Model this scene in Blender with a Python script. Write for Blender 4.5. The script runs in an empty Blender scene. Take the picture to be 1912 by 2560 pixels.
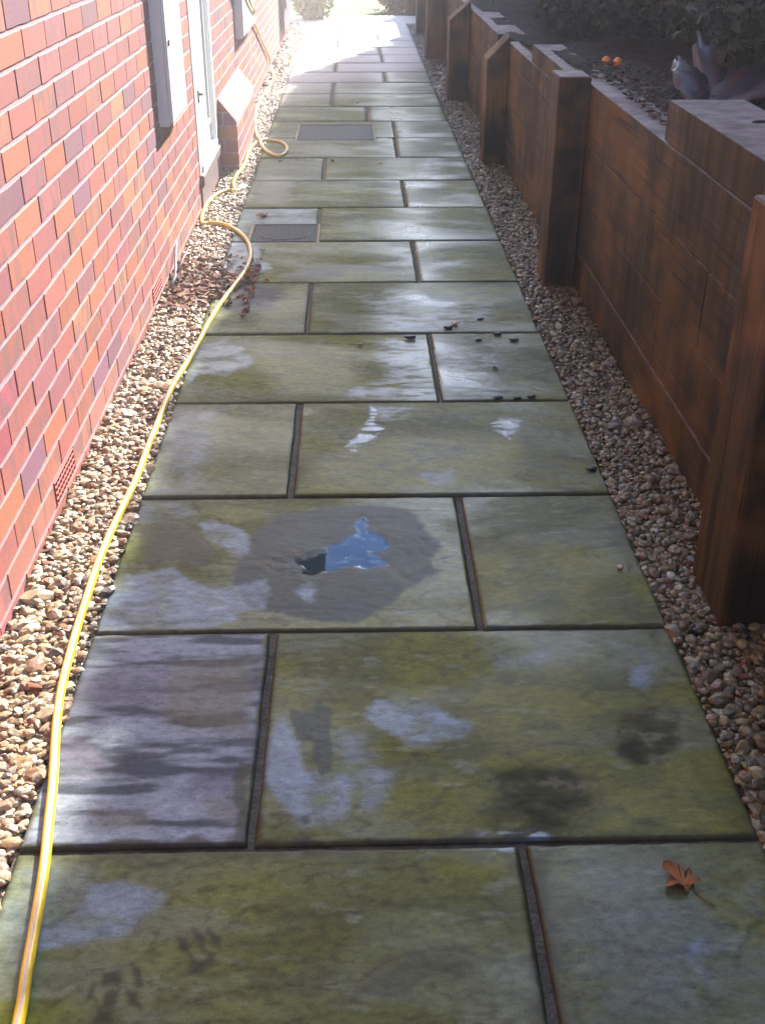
import bpy, math, random
import numpy as np
from mathutils import Matrix, Vector
random.seed(7); RNG = np.random.default_rng(7)
S = bpy.context.scene
R = math.radians
# ---------------------------------------------------------------- camera
CAM_H = 1.37389; PITCH = 0.5096317; YAW = 0.02545; ROLL = 0.001953
cp, sp = math.cos(PITCH), math.sin(PITCH)
fw = Vector((math.sin(YAW)*cp, math.cos(YAW)*cp, -sp)); rt = Vector((math.cos(YAW), -math.sin(YAW), 0)); up = rt.cross(fw)
rt2 = rt*math.cos(ROLL)+up*math.sin(ROLL); up2 = up*math.cos(ROLL)-rt*math.sin(ROLL)
cd = bpy.data.cameras.new('camera'); cam = bpy.data.objects.new('camera', cd); S.collection.objects.link(cam)
cd.sensor_fit = 'VERTICAL'; cd.sensor_height = 24; cd.sensor_width = 18; cd.lens = 24*2760.603/2560
cd.clip_start = .02; cd.clip_end = 500
cd.dof.use_dof = True; cd.dof.focus_distance = 2.6; cd.dof.aperture_fstop = 8.0
M = Matrix((rt2, up2, -fw)).transposed().to_4x4(); M.translation = Vector((0, -0.71735, CAM_H)); cam.matrix_world = M
S.camera = cam
# ---------------------------------------------------------------- sky, sun, exposure
SUN_AZ = R(21); SUN_EL = R(31)     # azimuth from +Y towards +X
w = bpy.data.worlds.new('World'); S.world = w; w.use_nodes = True
sky = w.node_tree.nodes.new('ShaderNodeTexSky'); sky.sky_type = 'NISHITA'; sky.sun_disc = False
sky.sun_elevation = SUN_EL; sky.sun_rotation = SUN_AZ; sky.air_density = 1.0; sky.dust_density = .15; sky.ozone_density = 4
bg = w.node_tree.nodes['Background']; bg.inputs[1].default_value = 0.15
w.node_tree.links.new(sky.outputs[0], bg.inputs[0])
sd = bpy.data.lights.new('sun', 'SUN'); sun = bpy.data.objects.new('sun', sd); S.collection.objects.link(sun)
sd.energy = 4.8; sd.angle = R(.5); sd.color = (1, .93, .82)
dv = Vector((math.sin(SUN_AZ)*math.cos(SUN_EL), math.cos(SUN_AZ)*math.cos(SUN_EL), math.sin(SUN_EL)))
sun.rotation_euler = dv.to_track_quat('Z', 'Y').to_euler(); sun.location = dv*30
S.view_settings.view_transform = 'Standard'; S.view_settings.look = 'None'; S.view_settings.gamma = 1
S.view_settings.exposure = 2.35
S.cycles.max_bounces = 8; S.cycles.diffuse_bounces = 4; S.cycles.glossy_bounces = 3
# ---------------------------------------------------------------- helpers
C = S.collection
def tag(o, label, cat, group=None, kind=None):
    if label: o['label'] = label
    if cat: o['category'] = cat
    if group: o['group'] = group
    if kind: o['kind'] = kind
    return o
def empty(name, loc=(0, 0, 0), label=None, cat=None, group=None):
    o = bpy.data.objects.new(name, None); C.objects.link(o); o.location = loc; o.empty_display_size = .05
    return tag(o, label, cat, group)
def mesh(name, V, F, mat, parent=None, col=None, wet=None, smooth=False, loc=(0, 0, 0)):
    """V (n,3); F = list of equal-width index arrays or lists of tuples; world coordinates"""
    me = bpy.data.meshes.new(name)
    V = np.asarray(V, np.float32)
    if not isinstance(F, (list, tuple)) or (len(F) and not isinstance(F[0], np.ndarray)): 
        by = {}
        for f in F: by.setdefault(len(f), []).append(f)
        F = [np.array(v, np.int32) for v in by.values()]
    me.vertices.add(len(V)); me.vertices.foreach_set('co', V.ravel())
    nl = sum(f.size for f in F); npoly = sum(len(f) for f in F)
    me.loops.add(nl); me.polygons.add(npoly)
    me.loops.foreach_set('vertex_index', np.concatenate([f.ravel() for f in F]).astype(np.int32))
    tot = np.concatenate([np.full(len(f), f.shape[1], np.int32) for f in F])
    st = np.concatenate([[0], np.cumsum(tot)[:-1]]).astype(np.int32)
    me.polygons.foreach_set('loop_start', st); me.polygons.foreach_set('loop_total', tot)
    me.update(calc_edges=True); me.validate()
    me.polygons.foreach_set('use_smooth', np.full(len(me.polygons), bool(smooth)))
    if col is not None:
        a = me.color_attributes.new('col', 'FLOAT_COLOR', 'POINT'); c = np.ones((len(V), 4), np.float32); c[:, :3] = col; a.data.foreach_set('color', c.ravel())
    if wet is not None:
        a = me.attributes.new('wet', 'FLOAT', 'POINT'); a.data.foreach_set('value', np.asarray(wet, np.float32))
    me.materials.append(mat)
    o = bpy.data.objects.new(name, me); C.objects.link(o)
    if parent:
        o.parent = parent; o.location = Vector(loc)
    else: o.location = loc
    return o
class MB:
    """collects shapes for one mesh"""
    def __init__(s): s.V = []; s.F = []
    def add(s, vs, fs):
        n = len(s.V); s.V += [tuple(v) for v in vs]; s.F += [tuple(n+i for i in f) for f in fs]
    def box(s, x0, x1, y0, y1, z0, z1, b=0.0):
        if b <= 0:
            s.add([(x, y, z) for z in (z0, z1) for y in (y0, y1) for x in (x0, x1)], [(0, 2, 3, 1), (4, 5, 7, 6), (0, 1, 5, 4), (2, 6, 7, 3), (0, 4, 6, 2), (1, 3, 7, 5)]); return
        P = []; idx = {}
        for i, x in enumerate((x0, x1)):
            for j, y in enumerate((y0, y1)):
                for k, z in enumerate((z0, z1)):
                    sx, sy, sz = (1, -1)[i], (1, -1)[j], (1, -1)[k]
                    for a in range(3):
                        o = [b*sx, b*sy, b*sz]; o[a] = 0
                        idx[i, j, k, a] = len(P); P.append((x+o[0], y+o[1], z+o[2]))
        F = []
        for a in range(3):
            u, v = [q for q in range(3) if q != a]
            for e in (0, 1):
                f = []
                for cu, cv in ((0, 0), (1, 0), (1, 1), (0, 1)):
                    q = [0, 0, 0]; q[a] = e; q[u] = cu; q[v] = cv; f.append(idx[q[0], q[1], q[2], a])
                F.append(tuple(f if (e == 1) ^ (a == 1) else f[::-1]))
        for a in range(3):            # edges along axis a
            u, v = [q for q in range(3) if q != a]
            for cu in (0, 1):
                for cv in (0, 1):
                    q0 = [0, 0, 0]; q0[u] = cu; q0[v] = cv; q1 = list(q0); q1[a] = 1
                    F.append((idx[(*q0, u)], idx[(*q1, u)], idx[(*q1, v)], idx[(*q0, v)]))
        for i in (0, 1):
            for j in (0, 1):
                for k in (0, 1): F.append((idx[i, j, k, 0], idx[i, j, k, 1], idx[i, j, k, 2]))
        s.add(P, F)
    def tube(s, pts, rad, n=8, cap=True):
        pts = [Vector(p) for p in pts]; m = len(pts); rads = rad if isinstance(rad, (list, tuple)) else [rad]*m
        rings = []; ref = Vector((0, 0, 1))
        for i, p in enumerate(pts):
            t = (pts[min(i+1, m-1)]-pts[max(i-1, 0)]).normalized()
            if abs(t.dot(ref)) > .95: rr = Vector((1, 0, 0))
            else: rr = ref
            a = t.cross(rr).normalized(); b = a.cross(t)
            rings.append([p+(a*math.cos(2*math.pi*k/n)+b*math.sin(2*math.pi*k/n))*rads[i] for k in range(n)])
        vs = [v for r_ in rings for v in r_]; fs = []
        for i in range(m-1):
            for k in range(n): fs.append((i*n+k, i*n+(k+1) % n, (i+1)*n+(k+1) % n, (i+1)*n+k))
        if cap: fs += [tuple(range(n))[::-1], tuple((m-1)*n+k for k in range(n))]
        s.add(vs, fs)
    def build(s, name, mat, parent=None, smooth=False, **k): 
        o = mesh(name, np.array(s.V, np.float32), s.F, mat, parent, smooth=smooth, **k)
        bm_fix(o.data); return o
def bm_fix(me):
    import bmesh
    b = bmesh.new(); b.from_mesh(me); bmesh.ops.recalc_face_normals(b, faces=b.faces); b.to_mesh(me); b.free()
# ---- numpy value noise
def _h(i, j, s):
    n = (i.astype(np.int64)*374761393+j.astype(np.int64)*668265263+s*974711) & 0xffffffff
    n = ((n ^ (n >> 13))*1274126177) & 0xffffffff
    return ((n ^ (n >> 16)) & 0xffffff)/float(0xffffff)
def vn(x, y, s=0):
    i = np.floor(x); j = np.floor(y); u = x-i; v = y-j; u = u*u*(3-2*u); v = v*v*(3-2*v)
    return (_h(i, j, s)*(1-u)+_h(i+1, j, s)*u)*(1-v)+(_h(i, j+1, s)*(1-u)+_h(i+1, j+1, s)*u)*v
def fbm(x, y, s=0, o=4):
    r = 0; a = .5; t = 0
    for k in range(o):
        r = r+a*vn(x*2**k+k*17.3, y*2**k-k*9.1, s+k); t += a; a *= .5
    return r/t
def sm(a, b, x): t = np.clip((x-a)/(b-a), 0, 1); return t*t*(3-2*t)
def polymask(x, y, P, soft):
    """1 inside the polygon, fading over soft metres at its edge"""
    P = np.array(P); n = len(P); ins = np.zeros(x.shape, bool); d2 = np.full(x.shape, 1e9)
    for k in range(n):
        x0, y0 = P[k]; x1, y1 = P[(k+1) % n]
        c = ((y0 > y) != (y1 > y)) & (x < (x1-x0)*(y-y0)/((y1-y0) if y1 != y0 else 1e-9)+x0); ins ^= c
        dx, dy = x1-x0, y1-y0; t = np.clip(((x-x0)*dx+(y-y0)*dy)/(dx*dx+dy*dy+1e-12), 0, 1)
        d2 = np.minimum(d2, (x-x0-t*dx)**2+(y-y0-t*dy)**2)
    d = np.sqrt(d2)*np.where(ins, 1, -1)
    return sm(-soft, soft, d)
# ---- material helper
def new_mat(name):
    m = bpy.data.materials.new(name); m.use_nodes = True; nt = m.node_tree
    return m, nt, nt.nodes['Principled BSDF']
def N(nt, typ, **k):
    n = nt.nodes.new('ShaderNode'+typ)
    for a, b in k.items():
        if a in ('op',): n.operation = b
        else: setattr(n, a, b)
    return n
def L(nt, a, b): nt.links.new(a, b)
def noise(nt, scale, detail=4, vec=None, rough=.5, sc=(1, 1, 1), dist=0.):
    n = N(nt, 'TexNoise'); n.inputs['Scale'].default_value = scale; n.inputs['Detail'].default_value = detail; n.inputs['Roughness'].default_value = rough; n.inputs['Distortion'].default_value = dist
    if vec is None: vec = N(nt, 'TexCoord').outputs['Object']
    mp = N(nt, 'Mapping'); mp.inputs['Scale'].default_value = sc; L(nt, vec, mp.inputs[0]); L(nt, mp.outputs[0], n.inputs['Vector'])
    return n.outputs['Fac']
def ramp(nt, fac, stops):
    r = N(nt, 'ValToRGB'); el = r.color_ramp.elements
    while len(el) < len(stops): el.new(.5)
    for e, (p, c) in zip(el, stops): e.position = p; e.color = (*c, 1) if len(c) == 3 else c
    L(nt, fac, r.inputs[0]); return r.outputs[0]
def g(v): return (v, v, v)
def mixc(nt, fac, a, b, mode='MIX'):
    m = N(nt, 'Mix', data_type='RGBA', blend_type=mode)
    for s_, v in ((m.inputs[0], fac), (m.inputs[6], a), (m.inputs[7], b)):
        if hasattr(v, 'is_linked'): L(nt, v, s_)
        elif isinstance(v, (int, float)): s_.default_value = v
        else: s_.default_value = (*v, 1)
    return m.outputs[2]
def math_(nt, op, a, b=0., clamp=False):
    m = N(nt, 'Math', op=op); m.use_clamp = clamp
    for s_, v in ((m.inputs[0], a), (m.inputs[1], b)):
        if hasattr(v, 'is_linked'): L(nt, v, s_)
        else: s_.default_value = v
    return m.outputs[0]
def bump(nt, bs, h, strength, dist=.002):
    b = N(nt, 'Bump'); b.inputs['Strength'].default_value = strength if not hasattr(strength, 'is_linked') else 1; b.inputs['Distance'].default_value = dist
    if hasattr(strength, 'is_linked'): L(nt, strength, b.inputs['Strength'])
    L(nt, h, b.inputs['Height']); L(nt, b.outputs[0], bs.inputs['Normal']); return b
def attr(nt, name): a = N(nt, 'Attribute'); a.attribute_name = name; return a
def simple(name, c, rough=.6, var=.25, sc=30, bmp=.3, dist=.001, spec=.5):
    m, nt, b = new_mat(name)
    f = noise(nt, sc, 5); L(nt, ramp(nt, f, [(.3, tuple(v*(1-var) for v in c)), (.7, tuple(min(1, v*(1+var)) for v in c))]), b.inputs['Base Color'])
    b.inputs['Roughness'].default_value = rough; b.inputs['Specular IOR Level'].default_value = spec
    if bmp: bump(nt, b, noise(nt, sc*4, 4), bmp, dist)
    return m
def colmat(name, rough=.6, var=.3, sc=120, bmp=.5, dist=.001, spec=.5):
    m, nt, b = new_mat(name); c = attr(nt, 'col').outputs['Color']
    L(nt, mixc(nt, 1., c, ramp(nt, noise(nt, sc, 5), [(.3, g(1-var)), (.7, g(1+var*.4))]), 'MULTIPLY'), b.inputs['Base Color'])
    b.inputs['Roughness'].default_value = rough; b.inputs['Specular IOR Level'].default_value = spec
    if bmp: bump(nt, b, noise(nt, sc*1.5, 5), bmp, dist)
    return m
# ---------------------------------------------------------------- materials
def slab_material():
    m, nt, b = new_mat('wet_sandstone'); c = attr(nt, 'col').outputs['Color']; wet = attr(nt, 'wet').outputs['Fac']
    n1 = noise(nt, 260, 4, rough=.7); n2 = noise(nt, 42, 6, rough=.62, sc=(1, 1.8, 1)); n3 = noise(nt, 90, 5, rough=.65)
    c1 = mixc(nt, 1., c, ramp(nt, n1, [(.25, g(.78)), (.75, g(1.18))]), 'MULTIPLY')
    c2 = mixc(nt, 1., c1, ramp(nt, n2, [(.32, g(.70)), (.5, g(1.0)), (.68, g(1.2))]), 'MULTIPLY')
    pits = noise(nt, 75, 6, rough=.7, sc=(1, 2.6, 1), dist=.5); c2 = mixc(nt, 1., c2, ramp(nt, pits, [(.33, g(.62)), (.45, g(1)), (.58, g(1)), (.68, g(1.25))]), 'MULTIPLY')
    L(nt, c2, b.inputs['Base Color'])
    r = math_(nt, 'MULTIPLY_ADD', wet, -.62); nt.nodes[-1].inputs[2].default_value = .66
    r2 = math_(nt, 'MULTIPLY_ADD', n3, .18); nt.nodes[-1].inputs[2].default_value = -.09
    r3 = math_(nt, 'ADD', r, r2, True); L(nt, math_(nt, 'MAXIMUM', r3, .04), b.inputs['Roughness'])
    L(nt, math_(nt, 'MULTIPLY_ADD', wet, .36), b.inputs['Specular IOR Level']); nt.nodes[-1].inputs[2].default_value = .14
    h = math_(nt, 'ADD', math_(nt, 'MULTIPLY', n1, .5), n3)
    st = math_(nt, 'MULTIPLY_ADD', wet, -.42); nt.nodes[-1].inputs[2].default_value = .45
    bump(nt, b, h, math_(nt, 'MAXIMUM', st, .02), .0014)
    return m
def brick_material():
    m, nt, b = new_mat('clay_brick'); c = attr(nt, 'col').outputs['Color']; sm_ = attr(nt, 'wet').outputs['Fac']
    n = noise(nt, 9, 3, sc=(1, 2.6, 1.2), dist=.6); k = ramp(nt, n, [(.44, g(0)), (.6, g(1))])
    f = math_(nt, 'MULTIPLY', N_out(nt, k), sm_)
    c1 = mixc(nt, f, c, (.20, .12, .14))
    c2 = mixc(nt, math_(nt, 'MULTIPLY', noise(nt, 14, 4, sc=(1, 1.5, .6)), .35), c1, (.5, .16, .08))
    c3 = mixc(nt, 1., c2, ramp(nt, noise(nt, 120, 5, rough=.7), [(.25, g(.72)), (.7, g(1.12))]), 'MULTIPLY')
    L(nt, c3, b.inputs['Base Color']); b.inputs['Roughness'].default_value = .75
    bump(nt, b, noise(nt, 90, 6, rough=.7), .35, .0012); return m
def N_out(nt, col):
    r = N(nt, 'RGBToBW'); L(nt, col, r.inputs[0]); return r.outputs[0]
def timber_material(name, axis, k=1., tint=(.98, 1.18, .80)):
    m, nt, b = new_mat(name); geo = N(nt, 'NewGeometry'); P = geo.outputs['Position']
    s1 = [38, 38, 38]; s1[axis] = 2.0; s2 = [7, 7, 7]; s2[axis] = 1.
    gr = noise(nt, 1, 6, P, .65, tuple(s1), .3); bl = noise(nt, 1, 4, P, .6, (5, 4, 2.2))
    dr = noise(nt, 1, 4, P, .6, (9, 14, 1.1))      # streaks that water has run down
    c = ramp(nt, gr, [(.28, (.036, .016, .006)), (.5, (.095, .038, .011)), (.75, (.20, .085, .026))])
    c = mixc(nt, ramp(nt, bl, [(.42, g(0)), (.60, g(.85))]), c, (.060, .045, .006))
    c = mixc(nt, ramp(nt, dr, [(.44, g(0)), (.56, g(.9))]), c, (.016, .010, .005))
    c = mixc(nt, ramp(nt, noise(nt, 1, 3, P, .5, (3, 3, 3.5)), [(.48, g(0)), (.62, g(.75))]), c, (.24, .11, .028))
    s3 = [90, 90, 90]; s3[axis] = 2.2; ck = noise(nt, 1, 3, P, .5, tuple(s3), .2); c = mixc(nt, 1., c, ramp(nt, ck, [(.33, g(.25)), (.40, g(1)), (.60, g(1)), (.70, g(1.5))]), 'MULTIPLY')
    c = mixc(nt, 1., c, tuple(k*v for v in tint), 'MULTIPLY')
    top = N(nt, 'SeparateXYZ'); L(nt, geo.outputs['Normal'], top.inputs[0])
    tw = ramp(nt, noise(nt, 1, 5, P, .6, (14, 14, 14)), [(.3, (.09, .075, .065)), (.5, (.19, .155, .14)), (.7, (.29, .25, .235))])
    c = mixc(nt, math_(nt, 'MULTIPLY', math_(nt, 'SUBTRACT', top.outputs[2], .78), 6, True), c, tw)
    L(nt, c, b.inputs['Base Color'])
    L(nt, ramp(nt, bl, [(.3, g(.5)), (.7, g(.8))]), b.inputs['Roughness']); b.inputs['Specular IOR Level'].default_value = .25
    bump(nt, b, math_(nt, 'ADD', gr, ck), .6, .003); return m
M_SLAB = slab_material(); M_BRICK = brick_material()
M_MORTAR = simple('pale_mortar', (.41, .29, .34), .85, .15, 60, .6, .001)
M_JOINT = simple('joint_mortar', (.036, .032, .020), .7, .8, 30, 1, .006)
M_SLEEPER = timber_material('sleeper_timber', 1, .58); M_POST = timber_material('post_timber', 2, .85, (.92, 1.08, 1.3))
M_STONE = colmat('gravel_stone', .45, .3, 150, .4, .001)
M_SOIL = simple('dark_soil', (.026, .020, .017), .9, .6, 30, 1, .01, .15)
M_WHITE = simple('white_plastic', (.88, .88, .87), .35, .02, 5, 0)
M_DARK = simple('dark_plastic', (.03, .03, .035), .4, .2, 40, .1)
M_GREY = simple('threshold_stone', (.20, .14, .16), .7, .25, 40, .5)
M_IRON = simple('cast_iron', (.012, .014, .024), .55, .35, 30, .5, .001, .2)
M_INFILL = simple('yellow_mortar', (.36, .29, .14), .8, .3, 40, .7, .002)
M_HOSE = colmat('hose_plastic', .32, .05, 20, 0)
M_LEAFY = colmat('foliage', .5, .3, 20, 0)
M_LEAF = colmat('dead_leaf', .7, .35, 60, .5, .001, .2)
M_BARK = simple('bark', (.09, .065, .045), .85, .4, 20, .8, .01)
M_TILE = simple('roof_tile', (.22, .09, .06), .8, .3, 8, .5, .01)
M_VENT = simple('red_vent_clay', (.42, .08, .07), .6, .2, 60, .2)
M_GLASS = simple('dark_glass', (.03, .035, .04), .05, .1, 2, 0)
# ---------------------------------------------------------------- ground and garden
def plane(name, x0, x1, y0, y1, z, mat, nx=1, ny=1, zf=None, kind='structure', label=None, cat=None):
    xs = np.linspace(x0, x1, nx+1); ys = np.linspace(y0, y1, ny+1); X, Y = np.meshgrid(xs, ys)
    Z = np.full(X.shape, z) if zf is None else zf(X, Y)
    i = np.arange(ny)[:, None]*(nx+1)+np.arange(nx)[None, :]
    F = np.stack([i, i+1, i+nx+2, i+nx+1], -1).reshape(-1, 4)
    o = mesh(name, np.stack([X, Y, Z], -1).reshape(-1, 3), [F], mat, smooth=True); o['kind'] = kind
    return tag(o, label, cat)
M_GROUND, nt, b_ = new_mat('lawn_and_earth')
L(nt, ramp(nt, noise(nt, 3, 6), [(.3, (.07, .12, .02)), (.6, (.12, .19, .035)), (.8, (.17, .2, .06))]), b_.inputs['Base Color']); b_.inputs['Roughness'].default_value = .8
bump(nt, b_, noise(nt, 60, 5), 1, .03)
plane('ground', -250, 250, -250, 250, -.08, M_GROUND)
def bedz(X, Y): return .635+.105*sm(-6.6, -4.6, -Y)+.35*sm(1.15, 2.6, X)+.05*(fbm(X*5, Y*5, 5)-.5)+.03*(fbm(X*18, Y*18, 6, 3)-.5)
plane('garden_bed', .93, 7.0, -4, 17.6, .7, M_SOIL, 150, 420, bedz)
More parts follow.
